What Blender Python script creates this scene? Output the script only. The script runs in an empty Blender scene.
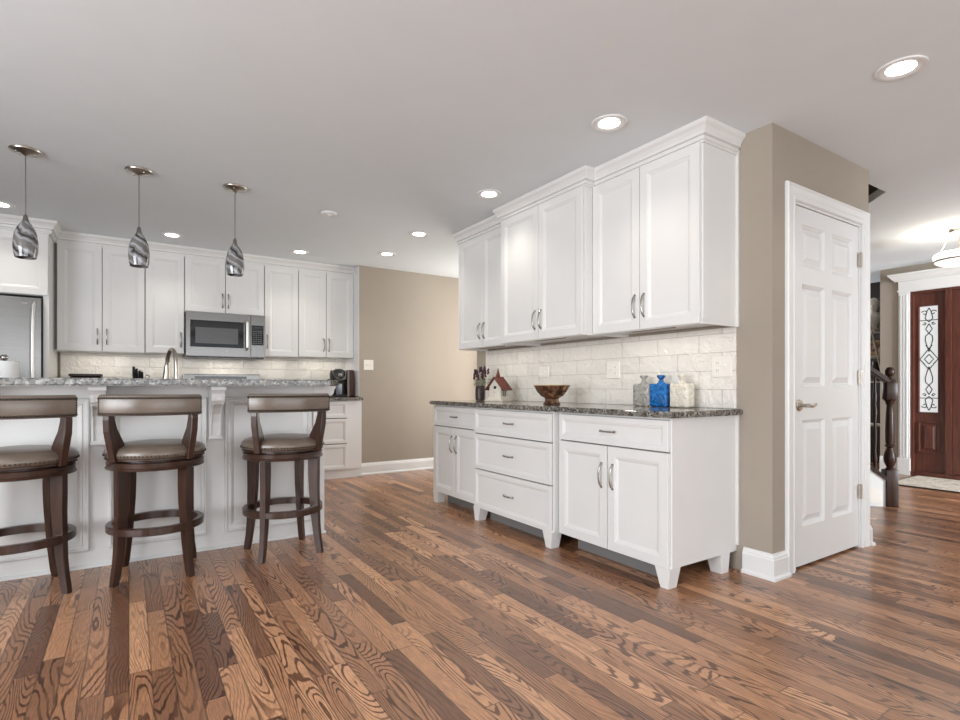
import bpy, bmesh, math, random
from mathutils import Vector, Matrix
random.seed(7)
PI = math.pi
SC = bpy.context.scene
COL = SC.collection

# ------------------------------------------------------------------ camera, exposure, lights
cam_d = bpy.data.cameras.new('camera'); cam = bpy.data.objects.new('camera', cam_d); COL.objects.link(cam)
cam.location = (0, 0, 1.031); cam.rotation_euler = (PI/2, 0, math.radians(-33.19))
cam_d.sensor_width = 36; cam_d.lens = 536.656/960*36; cam_d.shift_y = 26.56/960
cam_d.clip_start = 0.05
SC.camera = cam
SC.view_settings.view_transform = 'Standard'; SC.view_settings.look = 'None'
SC.view_settings.gamma = 1; SC.view_settings.use_curve_mapping = False
SC.view_settings.exposure = 0.10
W = bpy.data.worlds.new('world'); SC.world = W; W.use_nodes = True
W.node_tree.nodes['Background'].inputs[0].default_value = (0.86, 0.93, 1, 1)
W.node_tree.nodes['Background'].inputs[1].default_value = 1.0

def area(name, loc, direction, sx, sy, power, color=(1, 1, 1), spread=180):
    d = bpy.data.lights.new(name, 'AREA'); d.shape = 'RECTANGLE'; d.size = sx; d.size_y = sy
    d.energy = power; d.color = color; d.spread = math.radians(spread)
    o = bpy.data.objects.new(name, d); COL.objects.link(o); o.location = loc
    o.rotation_euler = Vector(direction).to_track_quat('-Z', 'Y').to_euler()
    return o
DAY = (0.93, 0.965, 1.0)
area('daylight_rear', (1.0, -3.08, 1.15), (0, 1, 0.30), 5.6, 1.6, 92, DAY)
area('daylight_left', (-3.28, 0.6, 1.35), (1, 0, 0.30), 3.4, 1.8, 215, DAY)
area('fill_back_wall', (3.9, 5.2, 1.4), (-1, 0.1, 0.1), 1.2, 1.8, 32, (1, 0.96, 0.9))  # added fill that lifts the taupe back wall; no window there
area('fill_far_room', (8.0, 4.6, 1.6), (0, -1, 0), .8, 1.4, 30, DAY)  # added fill so the figurine and shelf show; no window there
area('daylight_foyer', (6.2, -3.05, 1.45), (0.25, 1, 0), 1.2, 1.7, 150, DAY, 90)

# ------------------------------------------------------------------ materials
class N:
    def __init__(s, name):
        s.m = bpy.data.materials.new(name); s.m.use_nodes = True
        s.t = s.m.node_tree; s.b = s.t.nodes['Principled BSDF']; s.out = s.t.nodes['Material Output']
    def n(s, typ, **kw):
        nd = s.t.nodes.new(typ)
        for k, v in kw.items(): setattr(nd, k, v)
        return nd
    def l(s, a, b): s.t.links.new(a, b)
    def put(s, sock, v):
        if hasattr(v, 'links') or hasattr(v, 'is_linked'): s.l(v, sock)
        elif isinstance(v, (tuple, list)) and len(v) == 3 and sock.type == 'RGBA': sock.default_value = (*v, 1)
        else: sock.default_value = v
    def math(s, op, a, b=0.0, c=None):
        nd = s.n('ShaderNodeMath', operation=op); s.put(nd.inputs[0], a); s.put(nd.inputs[1], b)
        if c is not None: s.put(nd.inputs[2], c)
        return nd.outputs[0]
    def pos(s):
        return s.n('ShaderNodeNewGeometry').outputs['Position']
    def obj(s):
        return s.n('ShaderNodeTexCoord').outputs['Object']
    def sep(s, v):
        nd = s.n('ShaderNodeSeparateXYZ'); s.l(v, nd.inputs[0]); return nd.outputs
    def comb(s, x, y, z=0.0):
        nd = s.n('ShaderNodeCombineXYZ'); s.put(nd.inputs[0], x); s.put(nd.inputs[1], y); s.put(nd.inputs[2], z); return nd.outputs[0]
    def noise(s, vec, scale=5, detail=2, rough=.5, dist=0, out='Fac'):
        nd = s.n('ShaderNodeTexNoise'); s.l(vec, nd.inputs['Vector']); nd.inputs['Scale'].default_value = scale
        nd.inputs['Detail'].default_value = detail; nd.inputs['Roughness'].default_value = rough; nd.inputs['Distortion'].default_value = dist
        return nd.outputs[out]
    def ramp(s, f, stops, interp='LINEAR'):
        nd = s.n('ShaderNodeValToRGB'); s.l(f, nd.inputs[0]); cr = nd.color_ramp; cr.interpolation = interp
        while len(cr.elements) < len(stops): cr.elements.new(.5)
        for e, (p, c) in zip(cr.elements, stops):
            e.position = p; e.color = (*c, 1) if isinstance(c, (tuple, list)) else (c, c, c, 1)
        return nd.outputs[0]
    def mix(s, f, a, b, blend='MIX'):
        nd = s.n('ShaderNodeMix', data_type='RGBA', blend_type=blend); s.put(nd.inputs[0], f)
        s.put(nd.inputs[6], a); s.put(nd.inputs[7], b); return nd.outputs[2]
    def bump(s, h, strength=.2, dist=.002):
        nd = s.n('ShaderNodeBump'); nd.inputs['Strength'].default_value = strength; nd.inputs['Distance'].default_value = dist
        s.l(h, nd.inputs['Height']); s.l(nd.outputs[0], s.b.inputs['Normal'])
    def set(s, **kw):
        for k, v in kw.items(): s.put(s.b.inputs[k.replace('_', ' ')], v)
        return s

def simple(name, color, rough=.5, metal=0., var=.03, scale=6, bump=0., **kw):
    a = N(name); f = a.noise(a.pos(), scale, 3)
    lo = tuple(c*(1-var) for c in color); hi = tuple(min(1, c*(1+var)) for c in color)
    a.set(Base_Color=a.ramp(f, [(.3, lo), (.7, hi)]), Roughness=rough, Metallic=metal)
    if bump:
        a.bump(a.noise(a.pos(), 180, 2), bump, .0008)
    for k, v in kw.items(): a.put(a.b.inputs[k.replace('_', ' ')], v)
    return a.m

M = {}
M['white'] = simple('white_cabinet_paint', (.725, .715, .70), .36, var=.01)
M['trim'] = simple('white_trim_paint', (.73, .73, .72), .33, var=.01)
M['gap'] = simple('shadow_gap_grey', (.16, .15, .145), .8)
M['taupe'] = simple('taupe_wall_paint', (.335, .288, .236), .8, var=.015, bump=.15)
M['ceiling'] = simple('flat_ceiling_paint', (.72, .765, .79), .95, var=.01, bump=.1)
M['chrome'] = simple('polished_nickel', (.42, .40, .375), .2, 1., var=.05)
M['nickel'] = simple('brushed_nickel', (.50, .46, .41), .3, 1., var=.05)
M['brightsteel'] = simple('polished_steel_handle', (.75, .74, .72), .3, .8)
M['pewter'] = simple('dark_nickel', (.30, .27, .25), .3, 1., var=.05)
M['black'] = simple('black_plastic', (.012, .011, .012), .3)
M['blackglass'] = simple('black_glass', (.01, .01, .012), .06)
M['grayglass'] = simple('smoked_window', (.10, .10, .10), .15)
M['iron'] = simple('dark_iron', (.02, .016, .014), .45)
M['darkbrown'] = simple('dark_brown_box', (.03, .012, .010), .35)
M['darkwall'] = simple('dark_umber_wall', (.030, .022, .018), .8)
M['kick'] = simple('toe_kick_shade', (.17, .165, .16), .6)  # white kick board, shade under the cabinets put into its colour
M['paper'] = simple('paper_towel', (.85, .84, .82), .9, bump=.5)
M['cream'] = simple('cream_ceramic', (.72, .66, .56), .35)
M['plate'] = simple('ivory_wall_plate', (.78, .75, .69), .35)
M['gold'] = simple('gilt_frame', (.45, .33, .18), .4, .4)
M['nail'] = simple('antique_nailhead', (.055, .042, .033), .35, .7)
M['rubber'] = simple('door_stop_dark', (.02, .02, .02), .6)

def stainless():
    a = N('brushed_stainless'); x, y, z = a.sep(a.obj())
    f = a.noise(a.comb(a.math('MULTIPLY', x, 2), a.math('MULTIPLY', y, 2), a.math('MULTIPLY', z, 400)), 1, 3)
    a.set(Base_Color=a.ramp(f, [(.3, (.215, .208, .20)), (.7, (.24, .233, .225))]), Metallic=1., Roughness=a.math('MULTIPLY_ADD', f, .05, .24))
    return a.m
M['steel'] = stainless()

def floor_mat():
    a = N('hardwood_oak_floor'); x, y, z = a.sep(a.pos())
    w = .068
    xr = a.math('DIVIDE', x, w); row = a.math('FLOOR', xr); fx = a.math('FRACT', xr)
    wn = a.n('ShaderNodeTexWhiteNoise', noise_dimensions='1D'); a.l(row, wn.inputs['W'])
    yy = a.math('DIVIDE', a.math('ADD', y, a.math('MULTIPLY', wn.outputs['Value'], 9.0)), a.math('MULTIPLY_ADD', wn.outputs['Value'], .35, .55))
    idx = a.math('FLOOR', yy); fy = a.math('FRACT', yy)
    w2 = a.n('ShaderNodeTexWhiteNoise', noise_dimensions='2D'); a.l(a.comb(row, idx), w2.inputs['Vector'])
    r, g, b = a.sep(w2.outputs['Color'])
    ox = a.math('MULTIPLY', r, 37.0); oy = a.math('MULTIPLY', g, 53.0)
    # growth rings: contour lines of a stretched noise give cathedral figure
    v = a.comb(a.math('ADD', a.math('MULTIPLY', x, 6.5), ox), a.math('ADD', a.math('MULTIPLY', y, .95), oy), a.math('MULTIPLY', b, 20))
    n1 = a.math('ADD', a.noise(v, 1.0, 1.4, .35, .35), a.math('MULTIPLY', a.noise(v, 7.0, 3), .03))
    rings = a.math('SINE', a.math('MULTIPLY', n1, 230.0))
    ringd = a.ramp(rings, [(0.0, 0.0), (.35, .10), (.75, 1.0)])
    # blotches that fade the figure in and out
    v2 = a.comb(a.math('ADD', a.math('MULTIPLY', x, 3.0), oy), a.math('ADD', a.math('MULTIPLY', y, .8), ox))
    fade = a.ramp(a.noise(v2, 1.6, 2), [(.36, .15), (.56, 1.0)])
    pores = a.noise(a.comb(a.math('MULTIPLY', x, 420), a.math('ADD', a.math('MULTIPLY', y, 14), oy)), 1, 3, .6)
    tone = a.ramp(r, [(0, (.115, .050, .027)), (.10, (.18, .083, .044)), (.30, (.27, .131, .068)), (.7, (.36, .18, .094)), (1.0, (.48, .26, .142))])
    dark = a.mix(1.0, tone, (.27, .21, .185), 'MULTIPLY')
    col = a.mix(a.math('MULTIPLY', ringd, fade), tone, dark)
    lite = a.mix(1.0, col, (1.55, 1.5, 1.44), 'MULTIPLY')
    col = a.mix(a.ramp(pores, [(.44, 0.0), (.60, .95)]), col, lite)
    # seams
    ex = a.math('MINIMUM', fx, a.math('SUBTRACT', 1, fx)); ey = a.math('MINIMUM', fy, a.math('SUBTRACT', 1, fy))
    seam = a.math('MINIMUM', a.math('MULTIPLY', ex, w), a.math('MULTIPLY', ey, .7))
    sm = a.ramp(seam, [(0.0, 0.0), (.0014, 1.0)])
    col = a.mix(a.math('MULTIPLY', a.math('SUBTRACT', 1, sm), .65), col, (.025, .014, .010))
    a.set(Base_Color=col, Roughness=a.math('MULTIPLY_ADD', pores, .16, .26))
    a.b.inputs['Specular IOR Level'].default_value = .55
    a.b.inputs['Coat Weight'].default_value = .3; a.b.inputs['Coat Roughness'].default_value = .2
    a.bump(a.math('ADD', sm, a.math('MULTIPLY', rings, .12)), .22, .0012)
    return a.m
M['floor'] = floor_mat()

def granite():
    a = N('speckled_granite'); p = a.pos()
    vo = a.n('ShaderNodeTexVoronoi'); a.l(p, vo.inputs['Vector']); vo.inputs['Scale'].default_value = 85
    r, g, b = a.sep(vo.outputs['Color'])
    base = a.ramp(r, [(0, (.03, .028, .027)), (.20, (.07, .065, .06)), (.24, (.19, .18, .158)), (.52, (.27, .255, .225)), (.55, (.17, .135, .105)), (.75, (.22, .20, .18)), (.80, (.36, .34, .315)), (1, (.21, .198, .183))], 'CONSTANT')
    f = a.noise(p, 38, 4, .65)
    col = a.mix(a.ramp(f, [(.45, 0.0), (.56, .6)]), base, (.062, .056, .050))
    a.set(Base_Color=col, Roughness=.09)
    a.b.inputs['Specular IOR Level'].default_value = .6
    return a.m
M['granite'] = granite()

def tile(name, ax, tint=(.77, .735, .68)):
    a = N(name); x, y, z = a.sep(a.pos())
    h = x if ax == 'x' else y
    bk = a.n('ShaderNodeTexBrick'); a.l(a.comb(a.math('SUBTRACT', h, 1.976), a.math('SUBTRACT', z, .905)), bk.inputs['Vector'])
    for k, v in dict(Scale=1.0).items(): bk.inputs[k].default_value = v
    bk.inputs['Brick Width'].default_value = .30; bk.inputs['Row Height'].default_value = .108
    bk.inputs['Mortar Size'].default_value = .0016; bk.inputs['Mortar Smooth'].default_value = .25; bk.inputs['Bias'].default_value = 0
    t2 = tuple(c*.93 for c in tint)
    bk.inputs['Color1'].default_value = (*tint, 1); bk.inputs['Color2'].default_value = (*t2, 1)
    bk.inputs['Mortar'].default_value = (.50, .48, .45, 1)
    a.set(Base_Color=bk.outputs['Color'], Roughness=.07)
    a.b.inputs['Specular IOR Level'].default_value = .75
    wav = a.math('ADD', a.noise(a.pos(), 14, 1, .5, .6), a.math('MULTIPLY', a.noise(a.pos(), 42, 1.5, .5, 1.2), .45))
    hgt = a.math('SUBTRACT', a.math('MULTIPLY', wav, 1.0), a.math('MULTIPLY', bk.outputs['Fac'], .35))
    a.bump(hgt, 1.0, .012)
    return a.m
M['tile_y'] = tile('handmade_tile_right', 'y'); M['tile_x'] = tile('handmade_tile_back', 'x')

def wood(name, c1, c2, rough=.3, sx=30, sz=3, spec=.5):
    a = N(name); x, y, z = a.sep(a.obj())
    f = a.noise(a.comb(a.math('MULTIPLY', x, sx), a.math('MULTIPLY', y, sx), a.math('MULTIPLY', z, sz)), 1.5, 4, .6, .3)
    a.set(Base_Color=a.ramp(f, [(.3, c1), (.7, c2)]), Roughness=rough); a.b.inputs['Specular IOR Level'].default_value = spec
    a.bump(f, .08, .001); return a.m
M['stoolwood'] = wood('walnut_stool_wood', (.026, .011, .007), (.058, .027, .018), .28, spec=.5)
M['mahogany'] = wood('red_mahogany', (.060, .018, .011), (.115, .036, .023), .35)
M['newelwood'] = wood('dark_stair_wood', (.014, .006, .004), (.042, .017, .010), .35, spec=.3)
M['lightwood'] = wood('whitewashed_wood', (.60, .54, .45), (.74, .69, .60), .7)
M['redroof'] = wood('red_brown_roof', (.08, .018, .012), (.17, .042, .026), .7)
M['underwood'] = wood('maple_light_bar', (.20, .11, .06), (.30, .18, .10), .5)

def leather():
    a = N('bronze_leather'); p = a.obj(); f = a.noise(p, 9, 3); g = a.noise(p, 420, 2)
    a.set(Base_Color=a.ramp(f, [(.3, (.115, .086, .064)), (.7, (.165, .126, .096))]), Roughness=.30)
    a.b.inputs['Specular IOR Level'].default_value = .75
    a.bump(g, .12, .0006); return a.m
M['leather'] = leather()

def swirl():
    a = N('swirled_art_glass'); x, y, z = a.sep(a.obj())
    ang = a.math('ARCTAN2', y, x)
    nz = a.noise(a.obj(), 14, 2, .5, .6)
    ph = a.math('ADD', a.math('ADD', a.math('MULTIPLY', ang, 2.0), a.math('MULTIPLY', z, 55.0)), a.math('MULTIPLY', nz, 4.0))
    s1 = a.math('SINE', ph); s2 = a.math('SINE', a.math('MULTIPLY_ADD', ph, 2.0, 1.3))
    base = a.ramp(s2, [(0, (.16, .15, .145)), (.5, (.21, .205, .205)), (.85, (.33, .34, .36))])
    col = a.mix(a.ramp(s1, [(.92, 0.0), (.97, 1.0)]), base, (.018, .016, .018))
    a.set(Base_Color=col, Roughness=.08); a.b.inputs['Coat Weight'].default_value = .5
    return a.m
M['swirl'] = swirl()

def emit(name, color, strength, base=(.8, .8, .8), rough=.4):
    a = N(name); f = a.noise(a.pos(), 20, 1)
    a.set(Base_Color=base, Roughness=rough)
    a.l(a.ramp(f, [(0, tuple(c*.97 for c in color)), (1, color)]), a.b.inputs['Emission Color'])
    a.b.inputs['Emission Strength'].default_value = strength
    return a.m
M['lens'] = emit('lit_downlight_lens', (1, .97, .92), 9)
M['bowlglass'] = emit('lit_alabaster_glass', (1, .93, .80), 1.1)
M['doorglass'] = emit('daylit_frosted_glass', (.90, .92, .92), .66, (.25, .25, .25))
M['display'] = simple('dark_display', (.02, .03, .035), .2)

def glass(name, color, rough=.05, trans=.85, lo=.6):
    a = N(name); f = a.noise(a.obj(), 45, 2)
    g = a.noise(a.obj(), 22, 3, .6, 1.5)
    a.set(Base_Color=a.ramp(g, [(.35, tuple(c*lo for c in color)), (.65, tuple(min(1, c*1.15) for c in color))]), Roughness=rough); a.b.inputs['Transmission Weight'].default_value = trans; a.b.inputs['IOR'].default_value = 1.45
    a.bump(f, 1.0, .012); return a.m
M['clearglass'] = glass('clear_pressed_glass', (.72, .70, .66), .08, .6)
M['blueglass'] = glass('cobalt_glass', (.015, .24, .72), .08, .25, .35)  # noise ramp paints cyan highlights into the blue
M['opal'] = glass('cream_pressed_glass', (.74, .68, .58), .25, .05, .92)

def bowl_mat():
    a = N('painted_bronze_bowl'); f = a.noise(a.obj(), 26, 2, .5, .4)
    a.set(Base_Color=a.ramp(f, [(.34, (.035, .018, .012)), (.46, (.10, .045, .024)), (.60, (.16, .075, .04)), (.66, (.42, .22, .10))]), Roughness=.2)
    return a.m
M['bowl'] = bowl_mat()
def rug_mat():
    a = N('beige_patterned_rug'); f = a.noise(a.pos(), 14, 4, .7, 1.2)
    a.set(Base_Color=a.ramp(f, [(.36, (.30, .25, .19)), (.48, (.56, .50, .41)), (.60, (.66, .61, .52))]), Roughness=.95)
    a.bump(a.noise(a.pos(), 300, 1), .4, .003); return a.m
M['rug'] = rug_mat()
def pot_mat():
    a = N('dark_woven_pot'); v = a.n('ShaderNodeTexVoronoi'); a.l(a.obj(), v.inputs['Vector']); v.inputs['Scale'].default_value = 70
    a.set(Base_Color=a.ramp(v.outputs['Distance'], [(.2, (.10, .06, .05)), (.6, (.02, .012, .015))]), Roughness=.4); return a.m
M['pot'] = pot_mat()
M['greypot'] = simple('weathered_grey_pot', (.22, .20, .17), .8, var=.2, scale=30)
M['leaf'] = simple('sage_foliage', (.13, .19, .06), .7, var=.3, scale=60)
M['lavender'] = simple('dried_purple_flower', (.045, .012, .025), .8, var=.3, scale=60)
M['stem'] = simple('pale_stem', (.42, .42, .30), .7)
def art():
    a = N('framed_picture_print'); f = a.noise(a.pos(), 30, 2)
    a.set(Base_Color=a.ramp(f, [(.4, (.10, .05, .03)), (.55, (.45, .22, .12)), (.7, (.55, .45, .32))]), Roughness=.4); return a.m
M['art'] = art()

# ------------------------------------------------------------------ mesh helpers
ROOTLOC = {}
def link(o): COL.objects.link(o); return o
def root(name, loc, label, cat, group=None, rz=0, kind=None):
    o = bpy.data.objects.new(name, None); link(o); o.location = loc; o.rotation_euler = (0, 0, rz); o.empty_display_size = .1
    tag(o, label, cat, group, kind); return o
def tag(o, label=None, cat=None, group=None, kind=None):
    if label: o['label'] = label
    if cat: o['category'] = cat
    if group: o['group'] = group
    if kind: o['kind'] = kind
    return o
def top(o):
    while o.parent: o = o.parent
    return o
def mk(name, bm, mat, parent=None, world=True, smooth=False, loc=None):
    """world=True: vertices are authored in world coordinates; the object's origin goes to its thing's base."""
    me = bpy.data.meshes.new(name); 
    if world:
        t = top(parent) if parent else None
        org = Vector(t.location) if t else (Vector(loc) if loc else Vector((0, 0, 0)))
        for v in bm.verts: v.co -= org
    bmesh.ops.recalc_face_normals(bm, faces=bm.faces)
    if smooth:
        for f in bm.faces: f.smooth = True
    bm.to_mesh(me); bm.free()
    if smooth:
        try: me.set_sharp_from_angle(angle=math.radians(38))
        except Exception: pass
    o = bpy.data.objects.new(name, me); link(o)
    ms = mat if isinstance(mat, (list, tuple)) else [mat]
    for m in ms: me.materials.append(m)
    if parent: o.parent = parent
    elif world: o.location = org
    return o
def B(): return bmesh.new()
def box(bm, lo, hi, bev=0., seg=1, mi=0):
    lo = Vector(lo); hi = Vector(hi)
    lo2 = Vector(map(min, lo, hi)); hi2 = Vector(map(max, lo, hi)); c = (lo2+hi2)/2; s = hi2-lo2
    r = bmesh.ops.create_cube(bm, size=1, matrix=Matrix.Translation(c) @ Matrix.Diagonal((*s, 1)))
    vs = r['verts']
    fs = list({f for v in vs for f in v.link_faces})
    for f in fs: f.material_index = mi
    if bev > 0:
        es = list({e for v in vs for e in v.link_edges})
        bmesh.ops.bevel(bm, geom=es, offset=bev, segments=seg, affect='EDGES', profile=.5)
    return bm
def prism(bm, pts, vec, bev=0):
    """extrude polygon pts (3D) by vec"""
    vec = Vector(vec)
    a = [bm.verts.new(p) for p in pts]; b = [bm.verts.new(Vector(p)+vec) for p in pts]
    n = len(pts); bm.faces.new(a); bm.faces.new(b[::-1])
    for i in range(n): bm.faces.new((a[i], b[i], b[(i+1) % n], a[(i+1) % n]))
    return bm
def lathe(bm, prof, c=(0, 0, 0), seg=32, axis='z', caps=True):
    c = Vector(c); rings = []
    for r, h in prof:
        ring = []
        for i in range(seg):
            t = 2*PI*i/seg; x, y = r*math.cos(t), r*math.sin(t)
            p = Vector((x, y, h)) if axis == 'z' else (Vector((h, x, y)) if axis == 'x' else Vector((x, h, y)))
            ring.append(bm.verts.new(c+p))
        rings.append(ring)
    for a, b in zip(rings, rings[1:]):
        for i in range(seg): bm.faces.new((a[i], a[(i+1) % seg], b[(i+1) % seg], b[i]))
    if caps:
        for rg in (rings[0], rings[-1]):
            try: bm.faces.new(rg)
            except Exception: pass
    return bm
def tube(bm, pts, rad, seg=8, caps=True, flat=None):
    pts = [Vector(p) for p in pts]; n = len(pts)
    rads = rad if isinstance(rad, (list, tuple)) else [rad]*n
    rings = []; up = None
    for i, p in enumerate(pts):
        d = (pts[min(i+1, n-1)]-pts[max(i-1, 0)]).normalized()
        if up is None: up = d.orthogonal().normalized()
        up = (up-d*up.dot(d)).normalized(); s = d.cross(up)
        rings.append([bm.verts.new(p+(up*math.cos(2*PI*k/seg)+s*math.sin(2*PI*k/seg))*rads[i]) for k in range(seg)])
    for a, b in zip(rings, rings[1:]):
        for k in range(seg): bm.faces.new((a[k], a[(k+1) % seg], b[(k+1) % seg], b[k]))
    if caps: bm.faces.new(rings[0]); bm.faces.new(rings[-1][::-1])
    return bm
def ball(bm, c, r, sub=2, sc=(1, 1, 1)):
    bmesh.ops.create_icosphere(bm, subdivisions=sub, radius=r, matrix=Matrix.Translation(c) @ Matrix.Diagonal((*sc, 1)))
    return bm
def sweep(bm, path, prof, side=1):
    """sweep profile [(out, z)] along a horizontal path of (x, y); mitred; out is to the right of travel when side=1"""
    P = [Vector(p) for p in path]; n = len(P); rings = []
    for i in range(n):
        d0 = (P[i]-P[i-1]).normalized() if i > 0 else None
        d1 = (P[i+1]-P[i]).normalized() if i < n-1 else None
        n0 = Vector((d0.y, -d0.x))*side if d0 else None; n1 = Vector((d1.y, -d1.x))*side if d1 else None
        if n0 and n1:
            m = (n0+n1).normalized(); m = m/ max(.2, m.dot(n0))
        else: m = n0 or n1
        rings.append([bm.verts.new((P[i].x+m.x*o, P[i].y+m.y*o, z)) for o, z in prof])
    k = len(prof)
    for a, b in zip(rings, rings[1:]):
        for j in range(k): bm.faces.new((a[j], a[(j+1) % k], b[(j+1) % k], b[j]))
    bm.faces.new(rings[0]); bm.faces.new(rings[-1][::-1])
    return bm
class Fr:
    """local frame: u to the right seen from the front, v up, n towards the viewer"""
    def __init__(s, o, u, n): s.o = Vector(o); s.u = Vector(u).normalized(); s.n = Vector(n).normalized(); s.v = Vector((0, 0, 1))
    def p(s, a, b, c=0): return s.o+s.u*a+s.v*b+s.n*c
def ringface(bm, F, a0, b0, a1, b1, rings, cap=True):
    prev = None
    for ins, d in rings:
        vs = [bm.verts.new(F.p(*q, d)) for q in ((a0+ins, b0+ins), (a1-ins, b0+ins), (a1-ins, b1-ins), (a0+ins, b1-ins))]
        if prev:
            for i in range(4): bm.faces.new((prev[i], prev[(i+1) % 4], vs[(i+1) % 4], vs[i]))
        prev = vs
    if cap: bm.faces.new(prev)
def paneled(bm, F, a0, b0, a1, b1, t, holes, rings, open_holes=False):
    """slab a0..a1 x b0..b1 of thickness t with moulded panels at holes"""
    xs = sorted({a0, a1, *[h[0] for h in holes], *[h[2] for h in holes]}); ys = sorted({b0, b1, *[h[1] for h in holes], *[h[3] for h in holes]})
    for i in range(len(xs)-1):
        for j in range(len(ys)-1):
            cx, cy = (xs[i]+xs[i+1])/2, (ys[j]+ys[j+1])/2
            if any(h[0] < cx < h[2] and h[1] < cy < h[3] for h in holes): continue
            bm.faces.new([bm.verts.new(F.p(*q, t)) for q in ((xs[i], ys[j]), (xs[i+1], ys[j]), (xs[i+1], ys[j+1]), (xs[i], ys[j+1]))])
    for h in holes: ringface(bm, F, *h, [(i, t+d) for i, d in rings], cap=not open_holes)
    q = [(a0, b0), (a1, b0), (a1, b1), (a0, b1)]
    f = [bm.verts.new(F.p(*p, t)) for p in q]; bk = [bm.verts.new(F.p(*p, 0)) for p in q]
    for i in range(4): bm.faces.new((f[i], f[(i+1) % 4], bk[(i+1) % 4], bk[i]))
    if not open_holes: bm.faces.new(bk[::-1])
DOOR_R = [(0, 0), (0, .018), (.002, .020), (.052, .020), (.055, .0165), (.060, .0165), (.074, .009), (.076, .009)]
DRAW_R = [(0, 0), (0, .018), (.002, .020), (.030, .020), (.033, .0165), (.037, .0165), (.048, .010), (.050, .010)]
def shaker(name, F, a0, b0, a1, b1, parent, prof=DOOR_R, mat='white'):
    bm = B(); ringface(bm, F, a0, b0, a1, b1, prof)
    return mk(name, bm, M[mat], parent)
def pull(F, a, b, length, vertical, parent, mat='chrome', out=.028):
    """arched pull centred at (a, b)"""
    bm = B(); pts = []; rd = []
    for i in range(13):
        t = i/12; s = (t-.5)*length
        n = .020+out*math.sin(PI*min(1, max(0, t)))**.55
        pts.append(F.p(a+(0 if vertical else s), b+(s if vertical else 0), n)); rd.append(.0042+.0016*abs(math.cos(PI*t)))
    tube(bm, pts, rd, 8)
    for s in (-.5, .5):
        c = F.p(a+(0 if vertical else s*length), b+(s*length if vertical else 0), .019)
        tube(bm, [c, c+F.n*.006], .0075, 10)
    return mk('handle', bm, M[mat], parent, smooth=True)

# ------------------------------------------------------------------ key dimensions
C = 2.44
xW, yP, xP2, yWE = 2.873, 1.542, 4.035, 4.446
xB, xM, xU, xUM = 2.284, 2.238, 2.543, 2.463
yB, yT, yU, yI = 5.987, 6.49, 6.16, 3.779
xA0, xA1 = -.552, 2.239
zc, zt = .872, .905

# ------------------------------------------------------------------ structure
def st(name, bm, mat, parent=None, **k):
    o = mk(name, bm, mat, parent, **k)
    if not parent: o['kind'] = 'structure'
    return o
st('floor', box(B(), (-3.4, -3.2, -.05), (8.7, 6.9, 0)), M['floor'])
# ceiling with the stairwell opening
bm = B()
hole = [(4.15, 1.643), (4.588, 1.643), (5.10, 2.155), (5.10, 3.4), (4.15, 3.4)]
def cquad(pts):
    prism(bm, [(x, y, C) for x, y in pts], (0, 0, .06))
cquad([(-3.4, -3.2), (8.7, -3.2), (8.7, 1.643), (-3.4, 1.643)])
cquad([(-3.4, 1.643), (4.15, 1.643), (4.15, 6.9), (-3.4, 6.9)])
cquad([(4.15, 3.4), (5.10, 3.4), (5.10, 6.9), (4.15, 6.9)])
cquad([(5.10, 1.643), (8.7, 1.643), (8.7, 6.9), (5.10, 6.9)])
cquad([(4.588, 1.643), (5.10, 1.643), (5.10, 2.155)])
st('ceiling', bm, M['ceiling'])
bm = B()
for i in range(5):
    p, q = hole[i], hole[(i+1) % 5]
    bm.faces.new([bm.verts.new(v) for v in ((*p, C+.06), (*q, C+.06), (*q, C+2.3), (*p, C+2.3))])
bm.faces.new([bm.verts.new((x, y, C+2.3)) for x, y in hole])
st('wall_stairwell', bm, simple('shaded_stairwell_taupe', (.10, .085, .06), .8))  # taupe shaft walls, coloured dark to stand for their unlit shade
# right wall with pantry return
st('wall_right', box(B(), (xW, yP+.12, 0), (xW+.12, yWE, C)), M['taupe'])
bm = B()
ox0, ox1, oz = 3.105, 3.93, 2.068
box(bm, (xW, yP, 0), (ox0, yP+.12, C)); box(bm, (ox1, yP, 0), (xP2, yP+.12, C)); box(bm, (ox0, yP, oz), (ox1, yP+.12, C))
st('wall_pantry', bm, M['taupe'])
bm = B(); box(bm, (xP2-.12, yP+.12, 0), (xP2, 2.6, C)); box(bm, (xW+.12, 2.48, 0), (xP2-.12, 2.6, C))
st('wall_pantry_side', bm, M['taupe'])
# back wall: taupe part and the alcove behind the cabinets
st('wall_back', box(B(), (xA1, yB, 0), (4.6, yT+.1, C)), M['taupe'])
bm = B(); box(bm, (-3.4, yT+.02, 0), (xA1, yT+.1, C)); st('wall_kitchen', bm, M['taupe'])
# left wall with window opening, rear wall with windows
bm = B(); w0, w1, z0, z1 = -1.2, 2.4, .4, 2.3
box(bm, (-3.5, -3.2, 0), (-3.4, w0, C)); box(bm, (-3.5, w1, 0), (-3.4, 6.9, C)); box(bm, (-3.5, w0, 0), (-3.4, w1, z0)); box(bm, (-3.5, w0, z1), (-3.4, w1, C))
st('wall_left', bm, M['taupe'])
bm = B(); box(bm, (-3.5, -3.3, 0), (-1.9, -3.2, C)); box(bm, (3.9, -3.3, 0), (4.8, -3.2, C)); box(bm, (6.8, -3.3, 0), (8.7, -3.2, C))
box(bm, (-1.9, -3.3, 0), (3.9, -3.2, .25)); box(bm, (-1.9, -3.3, 2.32), (3.9, -3.2, C)); box(bm, (4.8, -3.3, 0), (6.8, -3.2, .5)); box(bm, (4.8, -3.3, 2.32), (6.8, -3.2, C))
st('wall_rear', bm, M['taupe'])
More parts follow.
